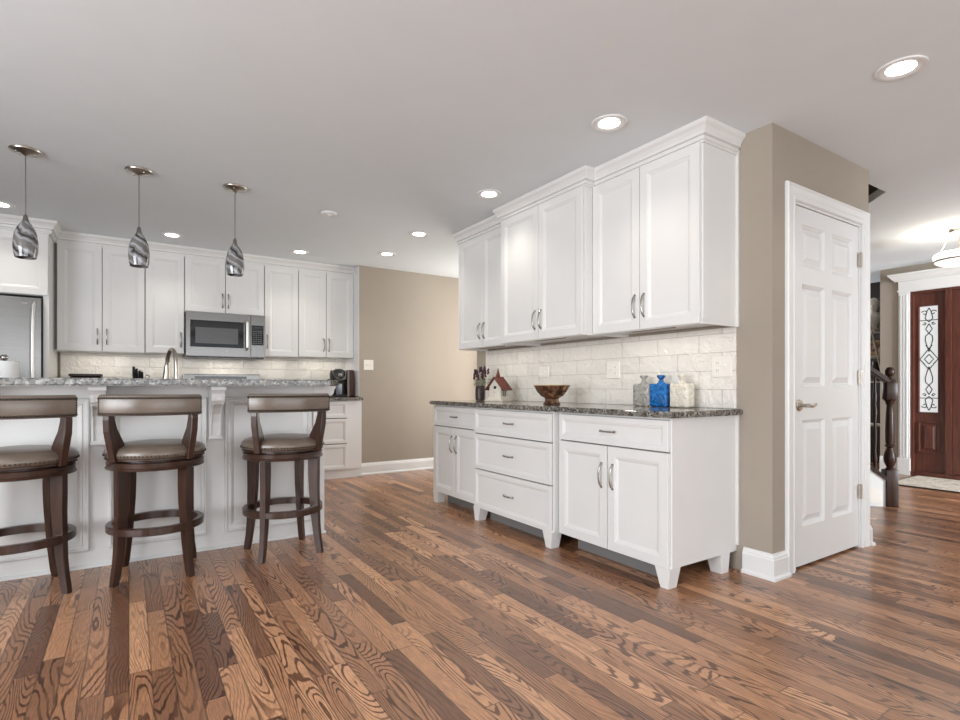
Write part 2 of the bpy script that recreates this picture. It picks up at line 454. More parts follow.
def window(name, F, w, h, nv):
    bm = B()
    def fb(a0, b0, a1, b1):
        prism(bm, [F.p(a0, b0), F.p(a1, b0), F.p(a1, b1), F.p(a0, b1)], F.n*.06)
    fb(0, 0, w, .06); fb(0, h-.06, w, h); fb(0, .06, .06, h-.06); fb(w-.06, .06, w, h-.06)
    for i in range(1, nv): fb(w*i/nv-.035, .06, w*i/nv+.035, h-.06)
    st(name, bm, M['trim'])
window('window_1', Fr((3.9, -3.22, .25), (-1, 0, 0), (0, 1, 0)), 5.8, 2.07, 4)
window('window_2', Fr((-3.42, w0, z0), (0, 1, 0), (1, 0, 0)), w1-w0, z1-z0, 3)
window('window_3', Fr((6.8, -3.22, .5), (-1, 0, 0), (0, 1, 0)), 2.0, 1.82, 2)
# foyer and far room
xD, yD = 7.62, 2.789
dy0, dy1, dz = .90, 2.486, 2.133       # rough opening of the entrance, y range and height
bm = B()
box(bm, (xD, dy1, 0), (xD+.12, yD, C)); box(bm, (xD, -3.2, 0), (xD+.12, dy0, C)); box(bm, (xD, dy0, dz), (xD+.12, dy1, C))
st('wall_foyer', bm, M['taupe'])
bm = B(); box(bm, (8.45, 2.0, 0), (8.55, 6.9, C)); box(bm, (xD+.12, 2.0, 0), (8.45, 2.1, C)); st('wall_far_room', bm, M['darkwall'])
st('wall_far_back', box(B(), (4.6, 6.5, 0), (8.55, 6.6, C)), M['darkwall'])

# baseboards
BASE = [(0, 0), (.030, 0), (.030, .012), (.024, .020), (.018, .022), (.018, .105), (.014, .112), (.014, .120), (.007, .130), (.006, .138), (0, .138)]
st('baseboard_pantry', sweep(B(), [(xW, 1.70), (xW, yP), (3.012, yP)], BASE, 1), M['trim'])
st('baseboard_pantry_side', sweep(B(), [(4.022, yP), (xP2, yP), (xP2, 2.4)], BASE, 1), M['trim'])
st('baseboard_back', sweep(B(), [(xA1+.002, yB), (4.6, yB)], BASE, 1), M['trim'])
st('baseboard_foyer', sweep(B(), [(xD, 2.602), (xD, yD)], [(o, z*1.4) for o, z in BASE], -1), M['trim'])

# ------------------------------------------------------------------ pantry door (door_1)
FP = Fr((0, yP, 0), (1, 0, 0), (0, -1, 0))
d1 = bpy.data.objects.new('door_1', None); link(d1); d1.location = (3.52, yP, 0)
tag(d1, 'white six-panel pantry door with white casing and nickel lever beside the cabinets', 'door', kind='structure')
CAS = [(0, 0), (0, .014), (.006, .020), (.016, .020), (.020, .016), (.055, .014), (.062, .009), (.078, .009), (.084, .013), (.090, .013), (.095, .006)]
def casing(bm, F, a0, a1, zt_, wd, prof):
    """prof (dist from outer edge, thickness); left leg, head, right leg mitred"""
    k = len(prof); sc = wd/prof[-1][0]
    def ring(fn): return [bm.verts.new(fn(i*sc, t)) for i, t in prof]+[bm.verts.new(fn(wd, 0)), bm.verts.new(fn(0, 0))]
    R = [ring(lambda i, t: F.p(a0+i, 0, t)), ring(lambda i, t: F.p(a0+i, zt_-i, t)), ring(lambda i, t: F.p(a1-i, zt_-i, t)), ring(lambda i, t: F.p(a1-i, 0, t))]
    for A, Bn in zip(R, R[1:]):
        m = len(A)
        for j in range(m): bm.faces.new((A[j], A[(j+1) % m], Bn[(j+1) % m], Bn[j]))
    bm.faces.new(R[0]); bm.faces.new(R[-1][::-1])
bm = B(); casing(bm, FP, 3.000, 4.016, 2.154, .088, CAS); mk('casing', bm, M['trim'], d1)
bm = B(); box(bm, (ox0, yP+.001, 0), (ox0+.014, yP+.119, oz-.014)); box(bm, (ox1-.014, yP+.001, 0), (ox1, yP+.119, oz-.014)); box(bm, (ox0, yP+.001, oz-.014), (ox1, yP+.119, oz))
mk('jamb', bm, M['trim'], d1)
FS = Fr((0, yP+.045, 0), (1, 0, 0), (0, -1, 0))
PR = [(0, 0), (.003, -.004), (.012, -.010), (.018, -.019), (.024, -.019), (.056, -.004), (.058, -.004)]
bm = B()
L0, L1, R0, R1 = 3.215, 3.470, 3.565, 3.820
L0, L1, R0, R1 = 3.172, 3.425, 3.520, 3.785
L0, R1 = 3.205, 3.830; L1 = 3.470; R0 = 3.565
holes = [(a, b, c, d) for a, c in ((L0, L1), (R0, R1)) for b, d in ((.235, .84), (1.03, 1.615), (1.715, 1.955))]
paneled(bm, FS, ox0+.016, .014, ox1-.016, oz-.017, .035, holes, PR)
slab = mk('door_slab', bm, M['trim'], d1)
bm = B()
lc = FS.p(3.168, .925, .035)
lathe(bm, [(.031, 0), (.033, .004), (.030, .010), (.020, .013)], (0, 0, 0), 28)
bmesh.ops.rotate(bm, verts=bm.verts, cent=(0, 0, 0), matrix=Matrix.Rotation(PI/2, 3, 'X'))
bmesh.ops.translate(bm, verts=bm.verts, vec=lc)
tube(bm, [lc, lc+Vector((0, -.05, 0))], .011, 12)
q = lc+Vector((0, -.052, 0))
tube(bm, [q+Vector((-.006, 0, 0)), q+Vector((.012, 0, .001)), q+Vector((.04, 0, -.006)), q+Vector((.07, .002, -.003)), q+Vector((.095, .004, .006)), q+Vector((.112, .010, .004))], [.012, .012, .009, .008, .007, .005], 12)
mk('door_handle', bm, M['nickel'], slab, smooth=True)
for z in (.36, 1.09, 1.84):
    bm = B(); box(bm, (ox1-.030, yP-.004, z-.045), (ox1-.002, yP+.006, z+.045), .001); tube(bm, [(ox1-.016, yP-.006, z-.047), (ox1-.016, yP-.006, z+.047)], .006, 10)
    mk('hinge', bm, M['nickel'], d1)

# ------------------------------------------------------------------ entrance (door_2)
FD = Fr((xD, 0, 0), (0, -1, 0), (-1, 0, 0))
d2 = bpy.data.objects.new('door_2', None); link(d2); d2.location = (xD, 2.0, 0)
tag(d2, 'mahogany front entrance with leaded glass sidelight and white crowned surround', 'door', kind='structure')
bm = B()   # surround: pilasters, frieze and crown
for a0 in (-2.598, -dy0+.0):
    prism(bm, [FD.p(a0, 0), FD.p(a0+.108, 0), FD.p(a0+.108, dz), FD.p(a0, dz)], FD.n*.018)
    for k in range(3): prism(bm, [FD.p(a0+.018+k*.028, .2), FD.p(a0+.032+k*.028, .2), FD.p(a0+.032+k*.028, dz-.03), FD.p(a0+.018+k*.028, dz-.03)], FD.n*.026)
    prism(bm, [FD.p(a0-.006, 0), FD.p(a0+.114, 0), FD.p(a0+.114, .19), FD.p(a0-.006, .19)], FD.n*.032)
prism(bm, [FD.p(-2.598, dz), FD.p(-dy0+.108, dz), FD.p(-dy0+.108, dz+.14), FD.p(-2.598, dz+.14)], FD.n*.022)
prism(bm, [FD.p(-2.608, dz+.01), FD.p(-dy0+.118, dz+.01), FD.p(-dy0+.118, dz+.028), FD.p(-2.608, dz+.028)], FD.n*.032)
CR = [(0, dz+.13), (.03, dz+.13), (.036, dz+.145), (.05, dz+.155), (.065, dz+.180), (.075, dz+.190), (.082, dz+.195), (.082, dz+.215), (0, dz+.215)]
sweep(bm, [(xD+.0, 2.598), (xD-.022, 2.598), (xD-.022, dy0-.108), (xD, dy0-.108)], CR, 1)
mk('door_surround', bm, M['trim'], d2)
# dark jamb and mullion
bm = B()
for a0, a1 in ((-2.486, -2.458), (-2.169, -2.118), (-.95, -.90)):
    prism(bm, [FD.p(a0, 0, -.10), FD.p(a1, 0, -.10), FD.p(a1, dz, -.10), FD.p(a0, dz, -.10)], FD.n*.105)
prism(bm, [FD.p(-2.486, dz-.03, -.10), FD.p(-.90, dz-.03, -.10), FD.p(-.90, dz, -.10), FD.p(-2.486, dz, -.10)], FD.n*.1)
prism(bm, [FD.p(-2.486, 0, -.10), FD.p(-.90, 0, -.10), FD.p(-.90, .05, -.10), FD.p(-2.486, .05, -.10)], FD.n*.12)
mk('door_frame', bm, M['mahogany'], d2)
FG = Fr((xD+.07, 0, 0), (0, -1, 0), (-1, 0, 0))
bm = B()
HG = (-2.426, .725, -2.231, 1.965); HL = (-2.423, .27, -2.225, .63)
paneled(bm, FG, -2.458, .05, -2.169, dz-.03, .04, [HG], [(0, 0), (.004, .006), (.010, .006), (.014, -.02)], open_holes=True)
side = mk('sidelight', bm, M['mahogany'], d2)
bm = B(); paneled(bm, FG, HL[0], HL[1], HL[2], HL[3], .056, [(HL[0]+.014, HL[1]+.014, HL[2]-.014, HL[3]-.014)], [(0, 0), (.006, -.018), (.018, -.020), (.045, -.004), (.046, -.004)])
mk('lower_panel', bm, M['mahogany'], side)
bm = B(); prism(bm, [FG.p(HG[0], HG[1], .012), FG.p(HG[2], HG[1], .012), FG.p(HG[2], HG[3], .012), FG.p(HG[0], HG[3], .012)], FG.n*.008)
mk('glass_pane', bm, M['doorglass'], side)
bm = B()
ca = (HG[0]+HG[2])/2; wa = (HG[2]-HG[0])/2-.014; zb_, zt_ = HG[1]+.014, HG[3]-.014; zm = (zb_+zt_)/2
def came(pts, r=.005): tube(bm, [FG.p(ca+a, z, .023) for a, z in pts], r, 6)
def curl(sx, cz, cr, sz):
    came([(sx*(wa*.48+cr*(1-.055*i)*math.cos(.45*i+.3)), cz+sz*cr*(1-.055*i)*math.sin(.45*i+.3)) for i in range(14)])
for sz, e in ((1, zt_), (-1, zb_)):
    def Z(d): return e-sz*d
    came([(-wa, Z(.16)), (wa, Z(.16))], .0045)
    for sx in (-1, 1):
        curl(sx, Z(.075), .030, sz); curl(sx, Z(.195), .018, -sz)
        came([(0, Z(.02)), (sx*.02, Z(.06)), (sx*.035, Z(.14)), (0, Z(.18)), ])
        came([(0, Z(.20)), (sx*.03, Z(.26)), (0, Z(.31))])
        came([(sx*.002, Z(.31)), (sx*.030, Z(.34)), (sx*.034, Z(.39)), (sx*.02, Z(.45)), (0, Z(.52))])
for sx in (-1, 1):
    came([(0, zm+.12), (sx*wa, zm), (0, zm-.12)]); came([(0, zm+.055), (sx*wa*.5, zm), (0, zm-.055)])
    came([(0, zm+.12), (sx*.03, zm+.16)]); came([(sx*wa, zm+.0), (sx*wa*.5, zm-.055)])
mk('leaded_came', bm, M['iron'], side)
bm = B(); paneled(bm, FG, -2.114, .055, -.955, dz-.032, .045, [(-1.90, .30, -1.53, .80), (-1.47, .30, -1.10, .80), (-1.80, .95, -1.20, 1.85)], [(0, 0), (.012, -.01), (.03, -.003), (.031, -.003)])
mk('door_slab', bm, M['mahogany'], d2)

# ------------------------------------------------------------------ right run: base cabinets
FR = lambda x: Fr((x, 0, 0), (0, -1, 0), (-1, 0, 0))   # u = -y
def foot(parent, x0, y0, y1, tl=0, tr=0, h=.105, dx=.085):
    """tapered block foot; y0<y1; tl/tr taper at y0/y1 sides"""
    bm = B(); t = [bm.verts.new(v) for v in ((x0, y0, h), (x0+dx, y0, h), (x0+dx, y1, h), (x0, y1, h))]
    b_ = [bm.verts.new(v) for v in ((x0+.004, y0+tl, 0), (x0+dx-.015, y0+tl, 0), (x0+dx-.015, y1-tr, 0), (x0+.004, y1-tr, 0))]
    bm.faces.new(t); bm.faces.new(b_[::-1])
    for i in range(4): bm.faces.new((t[i], t[(i+1) % 4], b_[(i+1) % 4], b_[i]))
    return mk('foot', bm, M['white'], parent)
def base_unit(x, y0, y1, label, layout, feet):
    r = root('base_cabinet', ((x+xW)/2, (y0+y1)/2, 0), label, 'cabinet', 'right wall base cabinets')
    bm = B(); box(bm, (x+.020, y0, .105), (xW-.002, y1, zc-.001))
    box(bm, (x+.0195, y0+.004, .10), (x+.04, y1-.004, .11))
    mk('body', bm, M['white'], r)
    mk('gap_shadow', box(B(), (x+.0185, y0+.012, .115), (x+.0205, y1-.012, zc-.012)), M['gap'], r)
    F = FR(x+.020)
    for kind, a0, b0, a1, b1, h in layout:
        d = shaker(kind, F, -a1, b0, -a0, b1, r, DOOR_R if kind == 'door' else DRAW_R)
        if kind == 'door': pull(F, -h[0], h[1], .135, True, d)
        else: pull(F, -h[0], h[1], .105, False, d, 'chrome', .022)
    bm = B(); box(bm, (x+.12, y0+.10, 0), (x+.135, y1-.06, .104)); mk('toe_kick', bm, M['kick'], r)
    for f in feet: foot(r, *f)
    return r
y0, y1 = 1.742, 2.590
base_unit(xB, y0, y1, 'white base cabinet nearest the pantry door, one wide drawer over two doors', [
    ('drawer', y0+.012, .698, y1-.014, .858, (2.166, .775)), ('door', y0+.012, .103, 2.164, .690, (2.124, .52)), ('door', 2.169, .103, y1-.014, .690, (2.209, .52))],
    [(xB+.002, y0, y0+.095, .014, .032), (2.72, y0, y0+.095, .0, .03)])
y0, y1 = 2.592, 3.518
r = base_unit(xM, y0, y1, 'white three-drawer base cabinet in the middle of the right wall run', [
    ('drawer', y0+.014, .676, y1-.012, .858, (3.06, .768)), ('drawer', y0+.014, .404, y1-.012, .668, (3.06, .537)), ('drawer', y0+.014, .103, y1-.012, .396, (3.06, .255))],
    [(xM+.002, y0, y0+.095, .014, .03), (xM+.002, y1-.095, y1, .03, .014)])
y0, y1 = 3.520, 4.266
base_unit(xB, y0, y1, 'white base cabinet at the far end of the right wall run, under the birdhouse', [
    ('drawer', y0+.01, .690, y1-.012, .858, (3.895, .775)), ('door', y0+.01, .103, 3.885, .682, (3.850, .545)), ('door', 3.890, .103, y1-.012, .682, (3.925, .545))],
    [(xB+.002, y1-.095, y1, .02, .012), (2.74, y1-.095, y1, .02, .0)])
# granite counter
bm = B()
pl = [(xW-.001, 1.706), (2.252, 1.706), (2.252, 2.575), (2.214, 2.575), (2.214, 3.53), (2.252, 3.53), (2.252, 4.272), (xW-.001, 4.272)]
prism(bm, [(x, y, zc) for x, y in pl], (0, 0, zt-zc))
bmesh.ops.bevel(bm, geom=[e for e in bm.edges if abs(e.verts[0].co.z-e.verts[1].co.z) < 1e-5], offset=.006, segments=3, affect='EDGES')
tag(mk('countertop', bm, M['granite'], None, loc=(2.56, 3.0, zc)), 'long speckled grey granite countertop on the right wall base cabinets', 'countertop')
tag(mk('backsplash', box(B(), (xW-.010, 1.742, zt+.001), (xW-.0005, 4.277, 1.368)), M['tile_y'], None, loc=(xW, 3, zt)), 'glossy handmade white tile backsplash on the right wall behind the jars', 'backsplash')

# ------------------------------------------------------------------ right run: wall cabinets
CRN = [(0, 2.332), (.010, 2.332), (.010, 2.343), (.018, 2.345), (.018, 2.357), (.012, 2.359), (.012, 2.368), (.026, 2.371), (.026, 2.386), (.036, 2.405), (.050, 2.418), (.054, 2.428), (.054, 2.4395), (0, 2.4395)]
def under_light(r, p, sx, sy, e):
    d = bpy.data.lights.new('under_cabinet_bulb_and_fill', 'AREA'); d.shape = 'RECTANGLE'; d.size = sx; d.size_y = sy; d.energy = e; d.color = (1, .93, .82)
    o = bpy.data.objects.new('under_cabinet_bulb_and_fill', d); link(o); o.parent = r; o.location = Vector(p)-Vector(r.location)
def wall_unit(x, y0, y1, label, split, d0, d1, hz, crown, side):
    zb = 1.368
    r = root('wall_cabinet', ((x+xW)/2, (y0+y1)/2, zb), label, 'cabinet', 'right wall upper cabinets')
    bm = B(); box(bm, (x+.020, y0, zb+.018), (xW-.002, y1, 2.436))
    box(bm, (x+.020, y0, zb), (x+.040, y1, zb+.02)); box(bm, (x+.04, y0, zb), (xW-.002, y0+.016, zb+.02)); box(bm, (x+.04, y1-.016, zb), (xW-.002, y1, zb+.02))
    mk('body', bm, M['white'], r)
    mk('gap_shadow', box(B(), (x+.0185, d0, zb+.012), (x+.0205, d1, 2.33)), M['gap'], r)
    F = FR(x+.020)
    for a0, a1, h in ((d0, split-.002, split-.034), (split+.002, d1, split+.034)):
        d = shaker('door', F, -a1, zb+.003, -a0, 2.338, r); pull(F, -h, 1.512, .13, True, d)
    bm = B(); sweep(bm, crown, CRN, side); mk('crown_moulding', bm, M['white'], r)
    bm = B(); box(bm, (x+.08, split-.16, zb+.004), (x+.13, split+.16, zb+.018), .003); lb = mk('light_bar', bm, M['underwood'], r)
    under_light(r, (x+.10, split, zb-.004), .05, .7, .9)
    return r
wall_unit(xU, 1.742, 2.540, 'white two-door wall cabinet nearest the pantry, above the outlet plates', 2.154, 1.756, 2.538, 0, [(xW-.002, 1.742), (xU+.02, 1.742), (xU+.02, 2.540)], -1)
wall_unit(xUM, 2.542, 3.478, 'white two-door wall cabinet in the middle of the right wall, standing slightly proud', 3.003, 2.556, 3.464, 0, [(xU+.03, 2.542), (xUM+.02, 2.542), (xUM+.02, 3.478), (xU+.03, 3.478)], -1)
wall_unit(xU, 3.480, 4.262, 'white two-door wall cabinet at the far end of the right wall, above the birdhouse', 3.856, 3.482, 4.250, 0, [(xU+.02, 3.480), (xU+.02, 4.262), (xW-.002, 4.262)], -1)
bm = B(); box(bm, (xW-.012, 1.728, 1.368), (xW, 1.742, 2.36)); box(bm, (xW-.012, 1.728, .14), (xW, 1.742, zc))
o = mk('trim_1', bm, M['white']); o['kind'] = 'structure'

# ------------------------------------------------------------------ back run
FB = lambda y: Fr((0, y, 0), (1, 0, 0), (0, -1, 0))
def back_upper(x0, x1, zb, label, doors, name='wall_cabinet', y=yU, ztop=2.345):
    r = root(name, ((x0+x1)/2, (y+yT)/2, zb), label, 'cabinet', 'kitchen back wall upper cabinets')
    mk('body', box(B(), (x0, y+.020, zb), (x1, yT, 2.437)), M['white'], r)
    mk('gap_shadow', box(B(), (x0+.003, y+.0185, zb+.008), (x1-.003, y+.0205, ztop-.005)), M['gap'], r)
    F = FB(y+.020)
    for a0, a1, h, hz in doors:
        d = shaker('door', F, a0, zb+.003, a1, ztop, r)
        if h is not None: pull(F, h, hz, .14, True, d, 'pewter')
    if zb < 1.5: under_light(r, ((x0+x1)/2, y+.16, zb-.003), (x1-x0)*.6, .05, 1.3*(x1-x0))  # added fill to brighten the back tile; no fixture under these cabinets
    return r
back_upper(-.569, .130, 1.358, 'white two-door wall cabinet on the back wall beside the refrigerator', [(-.545, -.213, -.247, 1.50), (-.208, .126, -.175, 1.50)])
back_upper(.132, .468, 1.362, 'narrow single-door white wall cabinet left of the microwave', [(.136, .464, .436, 1.50)])
back_upper(.470, 1.230, 1.795, 'short two-door white wall cabinet over the microwave', [(.474, .843, .818, 1.925), (.849, 1.226, .873, 1.925)])
back_upper(1.232, 1.592, 1.362, 'narrow single-door white wall cabinet right of the microwave', [(1.236, 1.589, 1.262, 1.52)])
back_upper(1.594, xA1-.002, 1.368, 'white two-door wall cabinet at the right end of the back wall, above the coffee maker', [(1.598, 1.905, 1.878, 1.51), (1.911, xA1-.008, 1.938, 1.51)])
bm = B(); sweep(bm, [(-1.59, 5.848), (-.569, 5.848), (-.569, yU+.020), (xA1-.001, yU+.020)], [(o*1.1, z) for o, z in CRN], 1)
o = mk('trim_2', bm, M['white']); o['kind'] = 'structure'
tag(mk('backsplash', box(B(), (-.548, yT-.0005, .915), (xA1-.001, yT+.019, 1.80)), M['tile_x'], None, loc=(.8, yT, .915)), 'white handmade tile backsplash on the kitchen back wall around the range', 'backsplash')
# alcove right return face
st('trim_3', box(B(), (xA1-.006, yB+.002, .92), (xA1, yT, 2.435)), M['trim'])

# fridge enclosure
r = root('refrigerator_cabinet', (-1.05, 6.05, 0), 'white refrigerator enclosure with deep upper cabinet and tall side panel', 'cabinet')
yF = 5.85
bm = B(); box(bm, (-1.55, yF+.020, 1.802), (-.612, yT+.015, 2.437)); mk('body', bm, M['white'], r)
bm = B(); box(bm, (-.610, yF, 0), (-.571, yT+.015, 2.437)); box(bm, (-1.59, yF, 0), (-1.552, yT+.015, 2.437)); mk('side_panel', bm, M['white'], r)
F = FB(yF+.0)
d = shaker('door', F, -1.07, 1.805, -.576, 2.31, r); pull(F, -1.02, 1.9, .13, True, d, 'pewter')
d = shaker('door', F, -1.54, 1.805, -1.075, 2.31, r); pull(F, -1.10, 1.9, .13, True, d, 'pewter')
bm = B(); box(bm, (-1.59, yF-.001, 2.312), (-.571, yF+.019, 2.437)); mk('fascia', bm, M['white'], r)
r = root('refrigerator', (-1.07, 6.0, 0), 'stainless steel refrigerator with curved bar handle, left of the tall white panel', 'refrigerator')
mk('body', box(B(), (-1.53, 5.86, .01), (-.616, 6.48, 1.782)), M['black'], r)
def bowed(x0, x1, z0, z1, yf, depth=.05):
    bm = B(); n = 16; fr = []; bk = []
    for i in range(n+1):
        t = i/n; x = x0+(x1-x0)*t; yy = yf-.040*math.sin(PI*t)**.8
        fr.append((x, yy)); bk.append((x, yf+depth))
    pts = fr+[(x1, yf+depth), (x0, yf+depth)]
    prism(bm, [(x, y, z0) for x, y in pts], (0, 0, z1-z0)); return bm
d = mk('door', bowed(-1.53, -.620, .72, 1.772, 5.805), M['steel'], r, smooth=True)
bm = B(); tube(bm, [(-0.660, 5.800, .86), (-0.664, 5.755, .89), (-0.668, 5.745, 1.0), (-0.670, 5.74, 1.28), (-0.668, 5.745, 1.60), (-0.664, 5.755, 1.70), (-0.660, 5.800, 1.73)], .013, 12)
mk('handle', bm, M['brightsteel'], d, smooth=True)
mk('badge', box(B(), (-.775, 5.785, 1.720), (-.705, 5.792, 1.730)), M['pewter'], d)
d = mk('freezer_drawer', bowed(-1.53, -.620, .10, .70, 5.805), M['steel'], r, smooth=True)
bm = B(); tube(bm, [(-1.45, 5.79, .64), (-1.44, 5.74, .64), (-.71, 5.74, .64), (-.70, 5.79, .64)], .013, 12); mk('handle', bm, M['steel'], d, smooth=True)

# back base cabinets and counters
def back_base(x0, x1, label, layout):
    y = 5.88
    r = root('base_cabinet', ((x0+x1)/2, (y+yT)/2, 0), label, 'cabinet', 'kitchen back wall base cabinets')
    bm = B(); box(bm, (x0, y+.020, .10), (x1, yT-.004, .874)); box(bm, (x0, y+.035, 0), (x1, y+.05, .10)); mk('body', bm, M['white'], r)
    mk('gap_shadow', box(B(), (x0+.006, y+.0185, .11), (x1-.006 if x1 < 2.2 else 2.062, y+.0205, .86)), M['gap'], r)
    F = FB(y+.020)
    for kind, a0, b0, a1, b1 in layout:
        d = shaker(kind, F, a0, b0, a1, b1, r, DOOR_R if kind == 'door' else DRAW_R)
        if kind == 'door': pull(F, a1-.03, b1-.12, .13, True, d)
    return r
back_base(-.548, .466, 'white base cabinet on the back wall between refrigerator and range', [('door', -.54, .11, -.05, .86), ('door', -.045, .11, .46, .86)])
back_base(1.236, 1.590, 'white base cabinet on the back wall just right of the range', [('door', 1.24, .11, 1.586, .86)])
back_base(1.592, xA1-.004, 'white three-drawer base cabinet on the back wall under the coffee maker', [('drawer', 1.60, .680, 2.063, .862), ('drawer', 1.60, .395, 2.063, .670), ('drawer', 1.60, .105, 2.063, .385)])
for x0, x1, lb in ((-.548, .468, 'granite countertop on the back wall left of the range'), (1.234, xA1-.003, 'granite countertop on the back wall under the coffee maker')):
    bm = B(); box(bm, (x0, 5.845, .876), (x1, yT-.006, .909), .005, 2)
    tag(mk('countertop', bm, M['granite'], None, loc=((x0+x1)/2, 6.15, .876)), lb, 'countertop')

# range
r = root('range', (.85, 6.15, 0), 'stainless steel range standing under the microwave', 'range')
mk('body', box(B(), (.472, 5.88, .03), (1.230, 6.45, .905)), M['steel'], r)
bm = B(); box(bm, (.474, 5.87, .905), (1.228, 6.38, .918)); mk('cooktop', bm, M['blackglass'], r)
d = mk('oven_door', box(B(), (.476, 5.85, .20), (1.226, 5.88, .78), .004), M['steel'], r)
bm = B(); tube(bm, [(.53, 5.85, .72), (.53, 5.80, .72), (1.17, 5.80, .72), (1.17, 5.85, .72)], .011, 10); mk('handle', bm, M['steel'], d, smooth=True)
mk('window', box(B(), (.58, 5.847, .33), (1.12, 5.850, .62)), M['blackglass'], d)
bm = B(); box(bm, (.470, 6.385, .905), (1.230, 6.475, 1.165), .006, 2)
bg = mk('backguard', bm, M['steel'], r)
mk('display', box(B(), (.58, 6.381, 1.04), (1.09, 6.386, 1.142)), M['blackglass'], bg)
for x in (.51, .54, 1.13, 1.18):
    bm = B(); lathe(bm, [(.016, 0), (.014, -.02)], (x, 6.385, 1.08), 14, 'y'); mk('knob', bm, M['steel'], bg)

# microwave
r = root('microwave', (.85, 6.28, 1.34), 'stainless over-the-range microwave with dark window and vertical handle', 'microwave')
mk('body', box(B(), (.474, 6.11, 1.338), (1.226, yT-.004, 1.790), .003), M['steel'], r)
bm = B(); box(bm, (.480, 6.12, 1.328), (1.222, 6.46, 1.339)); mk('bottom_grille', bm, M['black'], r)
under_light(r, (.85, 6.30, 1.325), .4, .05, 1.0)  # added fill under the microwave, brightens the tile behind the range
Fm = FB(6.11)
bm = B(); hole = (.510, 1.432, 1.010, 1.703)
paneled(bm, Fm, .476, 1.345, 1.075, 1.785, .035, [hole], [(0, 0), (.004, -.004), (.005, -.012)], open_holes=False)
d = mk('door', bm, M['steel'], r)
mk('window_glass', box(B(), (.512, 6.078, 1.434), (1.008, 6.092, 1.701)), M['blackglass'], d)
bm = B(); prism(bm, [Fm.p(.558, 1.470, .030), Fm.p(.955, 1.470, .030), Fm.p(.955, 1.632, .030), Fm.p(.558, 1.632, .030)], Fm.n*.004)
mk('viewing_screen', bm, M['grayglass'], d)
bm = B(); tube(bm, [(1.035, 6.075, 1.42), (1.035, 6.03, 1.44), (1.035, 6.03, 1.70), (1.035, 6.075, 1.72)], .013, 12); mk('handle', bm, M['brightsteel'], d, smooth=True)
bm = B(); box(bm, (1.080, 6.078, 1.345), (1.224, 6.11, 1.785), .002); cp = mk('control_panel', bm, M['steel'], r)
mk('keypad', box(B(), (1.088, 6.074, 1.47), (1.206, 6.079, 1.680)), M['blackglass'], cp)
mk('display', box(B(), (1.105, 6.071, 1.645), (1.19, 6.075, 1.668)), M['display'], cp)
bm = B()
for i in range(4):
    for j in range(7): box(bm, (1.10+i*.024, 6.0725, 1.485+j*.021), (1.116+i*.024, 6.0745, 1.495+j*.021))
mk('buttons', bm, simple('keypad_grey', (.12, .12, .12), .5), cp)
bm = B(); ball(bm, (.85, 6.073, 1.40), .008, 2, (1, .3, 1)); mk('badge', bm, M['chrome'], d)

# ------------------------------------------------------------------ island
xI1 = 1.149; xI0 = -2.4
r = root('kitchen_island', (-.6, 3.95, 0), 'long white panelled kitchen island with raised bar and corbels', 'island')
bm = B(); box(bm, (xI0, yI, 0), (xI1, yI+.16, 1.034)); box(bm, (xI0, yI+.16, 0), (xI1-.02, 4.60, .872)); mk('body', bm, M['white'], r)
FI = FB(yI)
PM = [(0, 0), (0, .016), (.005, .022), (.013, .022), (.018, .013), (.030, .012), (.034, .017), (.041, .015), (.056, .002), (.057, .002)]
cent = [-.143-.598*k for k in range(0, 4)]+[.455]
cent.sort()
pans = [(c+.045, c+.598-.045) for c in cent[:-1]]
pans = [(a, .10, b, .965) for a, b in pans]+[(.512, .10, 1.066, .965)]
for a0, b0, a1, b1 in pans:
    bm = B(); ringface(bm, FI, a0, b0, a1, b1, PM); mk('panel_moulding', bm, M['white'], r)
bm = B(); box(bm, (xI1-.075, yI-.014, 0), (xI1+.004, yI, 1.034), .003); mk('corner_post', bm, M['white'], r)
bm = B(); sweep(bm, [(xI0, yI), (xI1, yI), (xI1, 4.55)], [(0, 0), (.016, 0), (.016, .012), (.010, .018), (0, .018)], 1); mk('shoe_moulding', bm, M['trim'], r)
bm = B(); box(bm, (xI0, yI-.008, .985), (xI1+.004, yI, 1.034)); mk('frieze', bm, M['white'], r)
def corbel(cx, face='y'):
    bm = B()
    def P(a, out, z):
        return (cx+a, yI-out, z) if face == 'y' else (xI1+out, cx+a, z)
    hw = .036
    prof = [(0, 1.034), (.200, 1.034), (.200, 1.010), (.190, 1.000), (.180, .985), (.176, .945), (.160, .925), (.120, .900), (.082, .86), (.062, .81), (.052, .76), (.048, .725), (.056, .715), (.056, .703), (0, .703)]
    if face != 'y': prof = [(o*.55, 1.034-(1.034-z)*.55) for o, z in prof]
    prism(bm, [P(-hw, o, z) for o, z in prof], Vector(P(hw, 0, 0))-Vector(P(-hw, 0, 0)))
    if face == 'y':
        box(bm, P(-hw-.006, 0, 1.008), P(hw+.006, .208, 1.034), .003)
        box(bm, P(-hw-.004, 0, .700), P(hw+.004, .060, .714), .002)
        ringface(bm, Fr(P(0, .1765, 0), (1, 0, 0), (0, -1, 0)), -.022, .948, .022, .985, [(0, 0), (0, .004), (.005, .004), (.007, .001), (.008, .001)])
        # fluted strips down the face
        for s in (-1, 1):
            pts = [(o+.003, z) for o, z in prof[6:12]]
            tube(bm, [P(s*.026, o, z) for o, z in pts], .005, 6)
    mk('corbel', bm, M['white'], r)
for c in cent: corbel(c)
corbel(yI+.10, 'x')
for px_, z in ((-1.35, .45),):
    pass
bm = B()
pl = [(xI0-.1, 3.50), (1.112, 3.50), (1.20, 3.585), (1.20, 3.985), (xI0-.1, 3.985)]
prism(bm, [(x, y, 1.035) for x, y in pl], (0, 0, .041))
